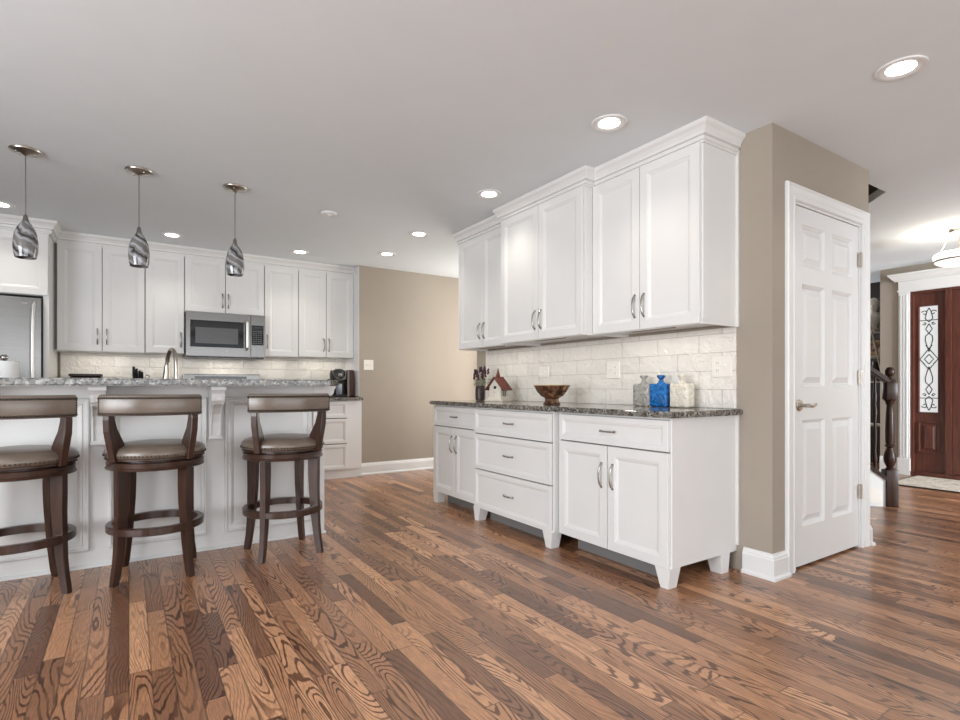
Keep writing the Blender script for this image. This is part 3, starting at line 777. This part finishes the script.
bmesh.ops.bevel(bm, geom=[e for e in bm.edges if abs(e.verts[0].co.z-e.verts[1].co.z) < 1e-5], offset=.007, segments=3, affect='EDGES')
tag(mk('bar_countertop', bm, M['granite'], None, loc=(-.6, 3.75, 1.035)), 'raised speckled granite bar top on the island behind the stools', 'countertop')
bm = B(); box(bm, (xI0-.05, 3.955, .873), (1.16, 4.64, .905), .005, 2)
tag(mk('island_countertop', bm, M['granite'], None, loc=(-.6, 4.3, .873)), 'lower granite worktop of the island behind the raised bar', 'countertop')

# faucet, paper towel
r = root('kitchen_faucet', (.278, 4.30, .906), 'brushed nickel pull-down kitchen faucet rising behind the bar', 'faucet')
bm = B(); lathe(bm, [(.027, .906), (.027, .916), (.020, .93), (.0175, .96)], (.278, 4.30, 0), 24)
pts = [(.278, 4.30, .95), (.278, 4.30, 1.17)]
for i in range(1, 13):
    t = PI*i/12; k = (1-math.cos(t))/2
    pts.append((.278-.046*k, 4.30+.20*k, 1.17+.125*math.sin(t)))
tube(bm, pts, .0145, 14); mk('neck', bm, M['nickel'], r, smooth=True)
bm = B(); tube(bm, [(.232, 4.50, 1.185), (.231, 4.502, 1.14), (.229, 4.505, 1.09)], [.017, .022, .026], 16); mk('spray_head', bm, M['nickel'], r, smooth=True)
bm = B(); tube(bm, [(.295, 4.30, .985), (.33, 4.30, .99), (.36, 4.30, 1.03)], [.012, .009, .006], 10); mk('lever', bm, M['nickel'], r, smooth=True)
r = root('paper_towel_holder', (-.655, 4.45, .906), 'white paper towel roll on a stand behind the island bar', 'paper towel')
bm = B(); lathe(bm, [(.085, .906), (.085, .914), (.008, .918), (.006, 1.19)], (-.655, 4.45, 0), 28); ball(bm, (-.655, 4.45, 1.213), .021, 3); mk('stand', bm, M['chrome'], r, smooth=True)
bm = B(); lathe(bm, [(.020, .918), (.070, .918), (.071, .922), (.071, 1.186), (.069, 1.190), (.020, 1.190)], (-.655, 4.45, 0), 36, caps=False); mk('paper_roll', bm, M['paper'], r, smooth=True)

# knife block, bread box, coffee maker on the back counter
r = root('knife_block', (.078, 6.22, .910), 'black-handled knife block on the back counter behind the island', 'knife block')
bm = B(); prism(bm, [(.03, 6.30, .910), (.03, 6.17, .910), (.03, 6.15, 1.03), (.03, 6.24, 1.12), (.03, 6.32, 1.10)], (.095, 0, 0)); mk('block', bm, M['darkbrown'], r)
for i, (x, h) in enumerate(((.045, .135), (.068, .115), (.093, .095), (.112, .085))):
    bm = B(); tube(bm, [(x, 6.20+.01*i, 1.07), (x-.004, 6.19+.01*i, 1.09), (x-.006, 6.165+.01*i, 1.09+h)], [.012, .013, .011], 8); mk('knife_handle', bm, M['black'], r, smooth=True)
bm = B(); tube(bm, [(.150+.018*math.cos(t*PI/6), 6.18, 1.125+.018*math.sin(t*PI/6)) for t in range(13)], .005, 6); tube(bm, [(.14, 6.18, 1.11), (.118, 6.2, 1.06)], .005, 6); mk('scissors_handle', bm, M['chrome'], r, smooth=True)
r = root('bread_box', (-.337, 6.28, .910), 'low dark brown box on the back counter beside the refrigerator panel', 'bread box')
mk('body', box(B(), (-.455, 6.18, .910), (-.220, 6.40, 1.125), .012, 3), M['darkbrown'], r)
mk('lid', box(B(), (-.463, 6.17, 1.126), (-.212, 6.41, 1.150), .006, 2), M['darkbrown'], r)
r = root('coffee_maker', (2.06, 6.14, .910), 'black and silver single-cup coffee maker on the back counter', 'coffee maker')
bm = B(); box(bm, (1.945, 6.03, .910), (2.120, 6.28, .935), .006, 2); mk('base', bm, M['black'], r)
bm = B(); box(bm, (1.950, 6.17, .936), (2.110, 6.28, 1.12), .012, 2); mk('column', bm, M['black'], r)
bm = B(); lathe(bm, [(.070, 1.10), (.088, 1.12), (.090, 1.18), (.080, 1.215), (.05, 1.235)], (2.03, 6.13, 0), 28); mk('brew_head', bm, M['black'], r, smooth=True)
bm = B(); tube(bm, [(1.955, 6.075, 1.205), (1.965, 6.04, 1.15), (2.0, 6.025, 1.115), (2.03, 6.02, 1.108), (2.06, 6.025, 1.115), (2.095, 6.04, 1.15), (2.105, 6.075, 1.205)], .008, 8); mk('silver_band', bm, M['steel'], r, smooth=True)
bm = B(); ball(bm, (2.03, 6.045, 1.165), .024, 2, (1, .5, 1)); mk('brew_button', bm, M['pewter'], r, smooth=True)
bm = B(); lathe(bm, [(.030, .937), (.036, .95), (.038, 1.06), (.034, 1.065)], (2.035, 6.09, 0), 24); mk('travel_mug', bm, simple('blue_grey_steel', (.30, .33, .40), .3, .7), r, smooth=True)
bm = B(); box(bm, (2.128, 6.06, .912), (2.208, 6.28, 1.225), .015, 3); mk('water_tank', bm, simple('smoky_brown_tank', (.06, .022, .016), .15), r)
bm = B(); box(bm, (2.120, 6.045, .912), (2.142, 6.062, 1.215), .004, 2); mk('tank_strip', bm, M['steel'], r)

# ------------------------------------------------------------------ items on the right counter
r = root('birdhouse', (2.60, 3.69, zt), 'small whitewashed birdhouse with red-brown roof on the right counter', 'birdhouse', rz=math.radians(-67))
def L(name, bm, mat, parent=r, smooth=False): return mk(name, bm, mat, parent, world=False, smooth=smooth)
w, dpt = .055, .055
bm = B(); box(bm, (-.085, -.080, .001), (.085, .080, .018), .002)
box(bm, (-.068, -.068, .018), (.068, .068, .030), .002); L('base', bm, M['lightwood'])
bm = B(); prism(bm, [(-w, -dpt, .03), (w, -dpt, .03), (w, -dpt, .125), (0, -dpt, .195), (-w, -dpt, .125)], (0, 2*dpt, 0)); body = L('body', bm, M['lightwood'])
bm = B(); lathe(bm, [(.0135, -dpt-.0015), (.0135, -dpt+.002)], (0, 0, .118), 20, 'y'); L('entrance_hole', bm, M['black'], body)
bm = B(); tube(bm, [(0, -dpt, .080), (0, -dpt-.03, .080)], .003, 8); L('perch', bm, M['lightwood'], body)
bm = B(); box(bm, (w, -.022, .045), (w+.002, -.004, .10)); box(bm, (w, .006, .045), (w+.002, .024, .10)); L('side_window', bm, M['greypot'], body)
bm = B()
for s in (-1, 1):
    nrm = Vector((s*.07, 0, .055)).normalized()*.008
    prism(bm, [(0, -.078, .197), (s*.085, -.078, .094), (s*.085+nrm.x, -.078, .094+nrm.z), (0, -.078, .209)], (0, .156, 0))
L('roof', bm, M['redroof'])
bm = B(); box(bm, (-.012, -.02, .19), (.012, .004, .222)); lathe(bm, [(.020, .222), (.012, .245), (.001, .283)], (0, -.008, 0), 4); L('steeple', bm, M['redroof'])

r = root('potted_lavender', (2.62, 4.005, zt), 'dried purple flowers in a dark woven pot at the far end of the right counter', 'potted plant')
bm = B(); lathe(bm, [(.030, .002), (.040, .01), (.043, .07), (.040, .125), (.034, .135), (.030, .13), (.030, .05)], (0, 0, 0), 24, caps=False); L('pot', bm, M['pot'], r, True)
rnd = random.Random(3)
bm = B(); bf = B(); bl = B()
for i in range(16):
    a = rnd.random()*6.28; rr = .012+.040*rnd.random(); h = .20+.085*rnd.random()
    tip = (rr*1.5*math.cos(a), rr*1.5*math.sin(a), h)
    tube(bm, [(rr*.3*math.cos(a), rr*.3*math.sin(a), .06), (rr*math.cos(a), rr*math.sin(a), h*.7), tip], .0018, 5)
    for k in range(5): ball(bf, (tip[0]+rnd.uniform(-.005, .005), tip[1]+rnd.uniform(-.005, .005), h-.016+k*.009), .0105, 1)
L('stems', bm, M['stem'], r); L('flower_heads', bf, M['lavender'], r)
for i in range(160):
    a = rnd.random()*6.28; rr = .05*math.sqrt(rnd.random()); p = Vector((rr*math.cos(a), rr*math.sin(a), .125+.065*rnd.random()))
    d = Vector((math.cos(a)*.6, math.sin(a)*.6, .8)).normalized(); q = d.orthogonal().normalized()*.006
    bl.faces.new([bl.verts.new(v) for v in (p, p+d*.012+q, p+d*.026, p+d*.012-q)])
L('foliage', bl, M['leaf'], r)
r = root('potted_greenery', (2.755, 3.975, zt), 'small grey pot of green sprigs beside the woven pot', 'potted plant')
bm = B(); lathe(bm, [(.034, .002), (.046, .11), (.049, .125), (.044, .125), (.038, .06)], (0, 0, 0), 24, caps=False); L('pot', bm, M['greypot'], r, True)
bm = B()
for i in range(220):
    a = rnd.random()*6.28; rr = .062*math.sqrt(rnd.random()); z = .10+.09*rnd.random()
    p = Vector((rr*math.cos(a), rr*math.sin(a), z)); d = Vector((math.cos(a)*.6, math.sin(a)*.6, .8)).normalized(); s = d.orthogonal().normalized()*.007
    q = p+d*.022
    bm.faces.new([bm.verts.new(v) for v in (p, p+d*.011+s, q, p+d*.011-s)])
L('foliage', bm, M['leaf'], r)

r = root('decorative_bowl', (2.50, 2.895, zt), 'brown painted footed bowl on the right counter', 'bowl')
bm = B(); lathe(bm, [(.060, .001), (.062, .006), (.050, .022), (.047, .038), (.054, .047), (.080, .062), (.104, .090), (.120, .120), (.131, .134), (.127, .136), (.114, .120), (.096, .092), (.070, .066), (.02, .055)], (0, 0, 0), 40)
L('body', bm, M['bowl'], r, True)
bm = B(); lathe(bm, [(.131, .132), (.133, .135), (.130, .138), (.126, .135)], (0, 0, 0), 40, caps=False); L('rim', bm, M['gold'], r, True)

def jar(y, mat, label):
    r = root('glass_canister', (2.765, y, zt), label, 'jar', 'flask-shaped jars on the right counter')
    bm = B(); box(bm, (-.036, -.066, .001), (.036, .066, .145), .014, 4)
    lathe(bm, [(.030, .143), (.022, .150), (.016, .158), (.018, .164)], (0, 0, 0), 20)
    for i in range(3): lathe(bm, [(.042-.013*i, -.0365), (.040-.013*i, -.0385), (.036-.013*i, -.0365)], (0, 0, .075), 28, 'x', caps=False)
    L('body', bm, mat, r, True)
    bm = B(); lathe(bm, [(.012, .165), (.014, .170), (.026, .188), (.027, .194), (.020, .198)], (0, 0, 0), 20); L('stopper', bm, mat, r, True)
jar(2.305, M['clearglass'], 'clear grey pressed-glass jar with stopper, left of the blue jar')
jar(2.172, M['blueglass'], 'cobalt blue pressed-glass jar with stopper between two pale jars')
jar(2.022, M['opal'], 'cream white jar with stopper, right of the blue jar')

# outlets and switches
def plate(F, a, b, w, h, label, kinds):
    name = 'light_switch' if all(k == 's' for k in kinds) else 'wall_outlet'
    p = F.p(a, b)
    r = root(name, p, label, 'switch' if name == 'light_switch' else 'outlet')
    bm = B(); ringface(bm, F, a-w/2, b-h/2, a+w/2, b+h/2, [(0, 0), (0, .004), (.004, .007), (.005, .007)]); mk('cover_plate', bm, M['plate'], r)
    n = len(kinds)
    for i, k in enumerate(kinds):
        c = a+(i-(n-1)/2)*.046
        if k == 'o':
            for dz_ in (-.021, .021):
                bm = B(); ringface(bm, F, c-.015, b+dz_-.014, c+.015, b+dz_+.014, [(0, .006), (0, .009), (.002, .010), (.003, .010)]); so = mk('socket', bm, M['plate'], r)
                bm = B()
                for s in (-.006, .006): prism(bm, [F.p(c+s-.001, b+dz_-.004, .0095), F.p(c+s+.001, b+dz_-.004, .0095), F.p(c+s+.001, b+dz_+.005, .0095), F.p(c+s-.001, b+dz_+.005, .0095)], F.n*.001)
                mk('slots', bm, M['gap'], so)
        else:
            bm = B(); ringface(bm, F, c-.006, b-.012, c+.006, b+.012, [(0, .006), (0, .008), (.001, .009)]); prism(bm, [F.p(c-.003, b-.004, .008), F.p(c+.003, b-.004, .008), F.p(c+.003, b+.008, .008), F.p(c-.003, b+.008, .008)], F.n*.008); mk('toggle', bm, M['plate'], r)
FW = FR(xW-.010)
plate(FW, -1.826, 1.146, .122, .122, 'wide ivory outlet and switch plate on the tile nearest the pantry', 'os')
plate(FW, -2.655, 1.147, .120, .120, 'ivory outlet plate on the tile left of the clear jar', 'so')
plate(FW, -3.41, 1.150, .120, .085, 'small ivory outlet plate on the tile behind the bowl', 'ss')
plate(FB(yB), 2.352, 1.284, .118, .118, 'ivory double light switch on the taupe back wall', 'ss')

# ------------------------------------------------------------------ bar stools
def make_stool(loc, rz, label):
    r = root('bar_stool', loc, label, 'bar stool', 'bar stools along the island', rz)
    wd = M['stoolwood']
    for sx in (-1, 1):
        for sy in (-1, 1):
            bm = B(); prof = [(.600, .238, .172, .018), (.50, .236, .174, .018), (.40, .235, .178, .0175), (.28, .237, .186, .017), (.18, .242, .197, .0165), (.10, .249, .209, .016), (.04, .257, .221, .0155), (0.0, .263, .229, .015)]
            dv = Vector((sx, sy, 0)).normalized(); tv = Vector((-dv.y, dv.x, 0)); rings = []
            for z, ro, ri, hw in prof:
                rings.append([bm.verts.new(dv*q[0]+tv*q[1]+Vector((0, 0, z))) for q in ((ro, -hw), (ro, hw), (ri, hw), (ri, -hw))])
            for A, Bq in zip(rings, rings[1:]):
                for k in range(4): bm.faces.new((A[k], A[(k+1) % 4], Bq[(k+1) % 4], Bq[k]))
            bm.faces.new(rings[0]); bm.faces.new(rings[-1][::-1])
            bmesh.ops.bevel(bm, geom=[e for e in bm.edges if abs(e.verts[0].co.z-e.verts[1].co.z) > .01], offset=.003, segments=2, affect='EDGES')
            L('leg', bm, wd, r)
    bm = B(); lathe(bm, [(.205, .252), (.232, .252), (.236, .256), (.236, .288), (.232, .292), (.205, .292), (.205, .252)], (0, 0, 0), 56, caps=False); L('footrest_ring', bm, wd, r, True)
    bm = B(); lathe(bm, [(.10, .588), (.226, .588), (.237, .592), (.239, .600), (.233, .606), (.235, .628), (.230, .632), (.10, .632)], (0, 0, 0), 56, caps=False)
    lathe(bm, [(.10, .632), (.20, .632), (.20, .641), (.10, .641)], (0, 0, 0), 40, caps=False); L('seat_apron', bm, wd, r, True)
    # seat: upholstered round with wooden rim
    bm = B(); lathe(bm, [(.0, .641), (.236, .641), (.240, .644), (.240, .652), (.232, .656), (0, .656)], (0, 0, 0), 56, caps=False); st_ = L('seat_rim', bm, wd, r, True)
    bm = B(); lathe(bm, [(0.001, .655), (.236, .655), (.243, .664), (.245, .676), (.240, .692), (.226, .708), (.18, .721), (.10, .729), (0.001, .732)], (0, 0, 0), 56, caps=False); seat = L('seat', bm, M['leather'], r, True)
    bm = B()
    for i in range(84):
        t = 2*PI*i/84; ball(bm, (.2445*math.cos(t), .2445*math.sin(t), .667), .0052, 1)
    L('nailhead_trim', bm, M['nail'], seat)
    # curved back
    bm = B(); nh = B(); n = 20; R = .42; cy = -.262+R; hw = .036/2
    def arc(a, off, z): return (math.sin(a)*(R+off), cy-math.cos(a)*(R+off), z)
    amax = math.asin(.222/R); rings = []
    for i in range(n+1):
        a = -amax+2*amax*i/n
        sec = [(-.019, .885), (.004, .880), (.017, .884), (.020, .895), (.021, .935), (.020, .973), (.015, .985), (0, .990), (-.014, .986), (-.019, .972)]
        rings.append([bm.verts.new(arc(a, o, z)) for o, z in sec])
    m = len(rings[0])
    for A, Bq in zip(rings, rings[1:]):
        for k in range(m): bm.faces.new((A[k], A[(k+1) % m], Bq[(k+1) % m], Bq[k]))
    bm.faces.new(rings[0]); bm.faces.new(rings[-1][::-1])
    back = L('backrest', bm, M['leather'], r, True)
    for i in range(46):
        a = (-1+2*i/45)*amax*.985
        ball(nh, arc(a, .0215, .892), .0062, 1); ball(nh, arc(a, .0215, .972), .0062, 1)
    for z in (.903, .915, .927, .939, .951, .963):
        for s in (-1, 1): ball(nh, arc(s*amax*.985, .021, z), .005, 1)
    L('nailhead_trim', nh, M['nail'], back)
    for s in (-1, 1):
        bm = B(); x = s*.166
        out = [(-.222, .900), (-.226, .86), (-.222, .80), (-.212, .74), (-.198, .69), (-.186, .640), (-.150, .640), (-.146, .66), (-.140, .69), (-.116, .718), (-.112, .728), (-.136, .765), (-.160, .81), (-.178, .86), (-.184, .900)]
        prism(bm, [(x-.017-s*.004*(z < .8), y, z) for y, z in out], (.034, 0, 0))
        bmesh.ops.rotate(bm, verts=bm.verts, cent=(x, -.15, 0), matrix=Matrix.Rotation(s*math.radians(28), 3, 'Z'))
        bmesh.ops.bevel(bm, geom=[e for e in bm.edges if abs((e.verts[0].co-e.verts[1].co).length-.034) > .004], offset=.003, segments=1, affect='EDGES')
        L('back_post', bm, wd, r)
    return r
proto = make_stool((.812, 3.50, 0), math.radians(3), 'bronze leather bar stool nearest the right end of the island')
def swivel(o, deg):
    for ch in bpy.data.objects:
        if ch.parent == o and ch.name.split('.')[0] in ('seat', 'seat_rim', 'backrest', 'back_post'): ch.rotation_euler = (0, 0, math.radians(deg))
def copy_tree(o, parent=None):
    c = o.copy(); link(c); c.parent = parent
    for ch in [x for x in bpy.data.objects if x.parent == o]: copy_tree(ch, c)
    return c
for loc, rz, sw, lb in (((.129, 3.503, 0), -7, -1, 'middle bronze leather bar stool, below the second pendant light'), ((-.465, 3.506, 0), 12, -7, 'bronze leather bar stool at the left edge, cut off by the frame')):
    c = copy_tree(proto); c.location = loc; c.rotation_euler = (0, 0, math.radians(rz)); c['label'] = lb; swivel(c, sw)

swivel(proto, -6)
# ------------------------------------------------------------------ pendants
def pendant(x, y, zsh, rot, label):
    r = root('pendant_light', (x, y, C), label, 'pendant light', 'pendant lights over the island', rot)
    bm = B(); lathe(bm, [(.078, -.001), (.080, -.006), (.077, -.013), (.050, -.020), (.02, -.024), (.008, -.034), (.003, -.036)], (0, 0, 0), 36)
    for s in (-1, 1): lathe(bm, [(.006, -.012), (.006, -.026), (.002, -.030)], (s*.045, 0, 0), 10)
    L('canopy', bm, M['nickel'], r, True)
    zs = zsh-C
    bm = B(); tube(bm, [(0, 0, -.03), (0, 0, zs+.01)], .0032, 8); L('cord', bm, M['pewter'], r)
    bm = B(); lathe(bm, [(.004, zs+.012), (.010, zs+.004), (.013, zs-.015), (.021, zs-.045), (.018, zs-.05)], (0, 0, 0), 24); L('socket_cap', bm, M['pewter'], r, True)
    bm = B(); lathe(bm, [(.017, zs-.032), (.030, zs-.050), (.044, zs-.075), (.054, zs-.105), (.0595, zs-.145), (.061, zs-.180), (.058, zs-.215), (.052, zs-.246), (.049, zs-.248), (.055, zs-.215), (.057, zs-.18), (.050, zs-.105), (.03, zs-.060)], (0, 0, 0), 40, caps=False); L('glass_shade', bm, M['swirl'], r, True)
pendant(-.515, 4.155, 2.045, 0.3, 'leftmost swirled grey glass pendant light over the island')
pendant(.055, 4.140, 2.060, 2.2, 'middle swirled grey glass pendant light over the island')
pendant(.627, 4.120, 2.065, 4.4, 'rightmost swirled grey glass pendant light over the island')

# ------------------------------------------------------------------ recessed lights
LP = 12
def downlight(x, y, label, power=LP):
    r = root('recessed_light', (x, y, C), label, 'ceiling light', 'recessed ceiling lights')
    bm = B(); lathe(bm, [(.056, -.002), (.072, -.006), (.084, -.009), (.093, -.006), (.096, -.0005), (.052, -.0005), (.052, -.002), (.056, -.002)], (0, 0, 0), 40, caps=False); L('trim_ring', bm, M['trim'], r, True)
    bm = B(); lathe(bm, [(.056, -.001), (.056, -.003), (.001, -.0045)], (0, 0, 0), 32); L('lens', bm, M['lens'], r)
    d = bpy.data.lights.new('downlight_bulb', 'SPOT'); d.energy = power; d.spot_size = math.radians(120); d.spot_blend = .8; d.color = (1, .93, .84); d.shadow_soft_size = .06
    o = bpy.data.objects.new('downlight_bulb', d); link(o); o.parent = r; o.location = (0, 0, -.02)
for x, y, lb in ((2.858, .967, 'large recessed ceiling light in front of the pantry door'), (2.148, 2.023, 'recessed ceiling light beside the near end of the right wall cabinets'),
                 (2.205, 3.25, 'recessed ceiling light above the middle of the right wall cabinets'), (2.242, 4.456, 'recessed ceiling light beyond the far end of the right wall cabinets'),
                 (2.295, 5.315, 'recessed ceiling light nearest the taupe back wall'), (1.499, 5.734, 'recessed ceiling light right of the microwave, before the back cabinets'),
                 (.335, 5.743, 'recessed ceiling light above the kitchen faucet side of the back cabinets'), (-.835, 5.50, 'recessed ceiling light at the left edge before the refrigerator cabinet')):
    downlight(x, y, lb, 14 if 4.4 < y < 4.5 else LP)
r = root('smoke_detector', (1.359, 4.317, C), 'small round white unlit disc on the kitchen ceiling', 'smoke detector')
bm = B(); lathe(bm, [(.062, 0), (.062, -.008), (.055, -.016), (.030, -.018), (.028, -.022), (.012, -.024)], (0, 0, 0), 32); L('cover', bm, M['trim'], r, True)
bm = B(); lathe(bm, [(.010, -.023), (.008, -.028)], (0, 0, 0), 12); L('sensor', bm, M['plate'], r)

# foyer lamp
r = root('foyer_ceiling_lamp', (6.219, 1.666, C), 'semi-flush white glass bowl lamp hanging in the foyer', 'ceiling lamp')
bm = B(); lathe(bm, [(.085, -.001), (.090, -.012), (.078, -.030), (.03, -.038), (.012, -.05)], (0, 0, 0), 36); L('canopy', bm, M['nickel'], r, True)
bm = B()
for k in range(3):
    a = math.radians(100+120*k+33); tube(bm, [(.072*math.cos(a), .072*math.sin(a), -.03), (.165*math.cos(a), .165*math.sin(a), -.235)], .005, 8)
tube(bm, [(0, 0, -.04), (0, 0, -.20)], .009, 10); L('rods', bm, M['nickel'], r, True)
bm = B(); lathe(bm, [(.165, -.205), (.183, -.215), (.192, -.24), (.184, -.272), (.180, -.272), (.185, -.24), (.174, -.218), (.165, -.205)], (0, 0, 0), 48, caps=False); L('upper_shade', bm, M['bowlglass'], r, True)
bm = B(); lathe(bm, [(.181, -.270), (.187, -.272), (.187, -.282), (.180, -.284), (.181, -.270)], (0, 0, 0), 48, caps=False); L('band', bm, M['pewter'], r, True)
bm = B(); lathe(bm, [(.181, -.280), (.165, -.300), (.125, -.316), (.07, -.326), (.001, -.328)], (0, 0, 0), 48, caps=False); L('glass_bowl', bm, M['bowlglass'], r, True)
d = bpy.data.lights.new('foyer_bulb', 'POINT'); d.energy = 16; d.color = (1, .90, .74); d.shadow_soft_size = .12
o = bpy.data.objects.new('foyer_bulb', d); link(o); o.parent = r; o.location = (0, 0, -.14)

# ------------------------------------------------------------------ staircase
r = root('staircase', (5.5, 1.93, 0), 'dark wood staircase foot with turned newel, handrail and white stringer', 'staircase')
dS = Vector((-.7071, .7071, 0)); pS = Vector((.7071, .7071, 0)); O0 = Vector((5.5, 1.93, 0))
def S(a, b, z): return O0+dS*a+pS*b+Vector((0, 0, z))
slope = .76
bm = B(); prism(bm, [S(.02, -.03, 0), S(1.9, -.03, 0), S(1.9, -.03, .20+1.88*slope), S(.02, -.03, .20)], pS*.03)
mk('stringer', bm, M['trim'], r)
bm = B(); prism(bm, [S(.09, -.034, .03), S(1.2, -.034, .03), S(1.2, -.034, .90), S(.22, -.034, .20), S(.09, -.034, .13)], pS*.004); mk('stringer_panel', bm, M['plate'], r)
bm = B(); prism(bm, [S(-.005, -.045, .20-.02), S(1.9, -.045, .20+1.90*slope-.02), S(1.9, -.045, .235+1.90*slope-.02), S(-.005, -.045, .235-.02)], pS*.06)
prism(bm, [S(-.005, -.045, 0), S(.018, -.045, 0), S(.018, -.045, .21), S(-.005, -.045, .20)], pS*.06)
mk('stringer_cap', bm, M['newelwood'], r)
for k in range(5):
    a0 = .05+.25*k; z = .19*(k+1)
    bm = B(); prism(bm, [S(a0, 0, z-.19), S(a0+.015, 0, z-.19), S(a0+.015, 0, z-.03), S(a0, 0, z-.03)], pS*.95); mk('riser', bm, M['trim'], r)
    bm = B(); prism(bm, [S(a0-.025, 0, z-.03), S(a0+.27, 0, z-.03), S(a0+.27, 0, z), S(a0-.025, 0, z)], pS*.95); mk('tread', bm, M['newelwood'], r)
bm = B(); prism(bm, [S(.0, -.04, .93+.09), S(1.8, -.04, 1.02+1.8*slope), S(1.8, -.04, 1.08+1.8*slope), S(0, -.04, 1.08)], pS*.06); bmesh.ops.bevel(bm, geom=list(bm.edges), offset=.012, segments=2, affect='EDGES')
mk('handrail', bm, M['newelwood'], r)
for k in range(12):
    a = .13+.14*k; c = S(a, -.01, 0); zb_ = .21+a*slope; zt_ = 1.03+a*slope; h = zt_-zb_
    bm = B(); tube(bm, [c+Vector((0, 0, zb_+h*t)) for t in (0, .08, .12, .2, .35, .5, .62, .7, .78, .84, 1)], [.014, .014, .020, .010, .017, .010, .018, .010, .016, .010, .010], 10); mk('baluster', bm, M['newelwood'], r, smooth=True)
# newel
nb = S(.012, 0, 0)
bm = B()
def sq(z0, z1, h, bev=.004):
    b2 = B(); box(b2, (-h, -h, z0), (h, h, z1), bev, 2); bmesh.ops.rotate(b2, verts=b2.verts, cent=(0, 0, 0), matrix=Matrix.Rotation(PI/4, 3, 'Z')); bmesh.ops.translate(b2, verts=b2.verts, vec=nb)
    me = bpy.data.meshes.new('t'); b2.to_mesh(me); b2.free(); bm.from_mesh(me); bpy.data.meshes.remove(me)
sq(0, .315, .046); sq(.915, 1.075, .044, .012)
lathe(bm, [(.040, .312), (.036, .325), (.024, .335), (.030, .350), (.044, .385), (.046, .42), (.038, .46), (.026, .49), (.022, .505), (.036, .515), (.038, .525), (.028, .535), (.032, .56), (.033, .65), (.027, .82), (.022, .87), (.030, .885), (.032, .90), (.045, .918)], nb, 28)
lathe(bm, [(.045, 1.072), (.036, 1.095), (.020, 1.108), (.018, 1.118), (.030, 1.130), (.036, 1.150), (.035, 1.175), (.024, 1.195), (.004, 1.202)], nb, 28)
mk('newel_post', bm, M['newelwood'], r, smooth=True)

# rug
bm = B(); box(bm, (6.72, 1.0, .001), (7.56, 2.40, .012), .003); ru = mk('rug_field', bm, M['rug'])
ru.name = 'entry_rug'; tag(ru, 'beige patterned rug lying before the front door', 'rug')
bm = B(); box(bm, (6.70, .98, .001), (6.722, 2.42, .013)); box(bm, (6.70, 2.398, .001), (7.56, 2.42, .013)); mk('border', bm, M['darkbrown'], ru, world=True)

# ladder shelf in the dark far room with things on it
r = root('ladder_shelf', (7.95, 3.05, 0), 'leaning metal ladder shelf against the dark wall beyond the stairs', 'shelf')
bm = B()
for x in (7.86, 8.22):
    tube(bm, [(x, 2.62, 0), (x, 3.02, 2.0)], .012, 8); tube(bm, [(x, 3.30, 0), (x, 3.08, 2.0)], .012, 8)
mk('frame', bm, simple('aged_pewter', (.30, .27, .23), .4, .6), r)
for z, y0_, y1_ in ((.55, 2.74, 3.23), (1.10, 2.85, 3.18), (1.42, 2.88, 3.16), (1.75, 2.94, 3.12)):
    mk('shelf_board', box(B(), (7.85, y0_, z-.02), (8.23, y1_, z)), simple('shelf_cream', (.5, .46, .38), .5), r)
r = root('figurine', (8.0, 3.00, 1.751), 'cream ceramic bust figurine on the top of the ladder shelf', 'figurine')
bm = B(); lathe(bm, [(.050, 0), (.052, .02), (.035, .04), (.040, .07), (.078, .12), (.082, .17), (.050, .215), (.034, .24), (.045, .27), (.060, .32), (.055, .375), (.03, .41), (.002, .42)], (0, 0, 0), 24); ball(bm, (-.05, -.01, .31), .02, 2); L('bust', bm, M['cream'], r, True)
r = root('picture_frame', (8.0, 2.99, 1.421), 'small gilt framed picture on the second rung of the ladder shelf', 'picture frame')
bm = B(); box(bm, (-.02, -.10, .001), (0, .10, .20), .004); L('frame', bm, M['gold'], r)
bm = B(); box(bm, (-.0225, -.075, .025), (-.0205, .075, .175)); L('print', bm, M['art'], r)
r = root('dark_vase', (8.0, 2.98, 1.101), 'dark vase on the lower shelf of the ladder shelf', 'vase')
bm = B(); lathe(bm, [(.04, 0), (.075, .06), (.08, .13), (.03, .21), (.035, .25), (.02, .25)], (0, 0, 0), 20); L('body', bm, M['pot'], r, True)
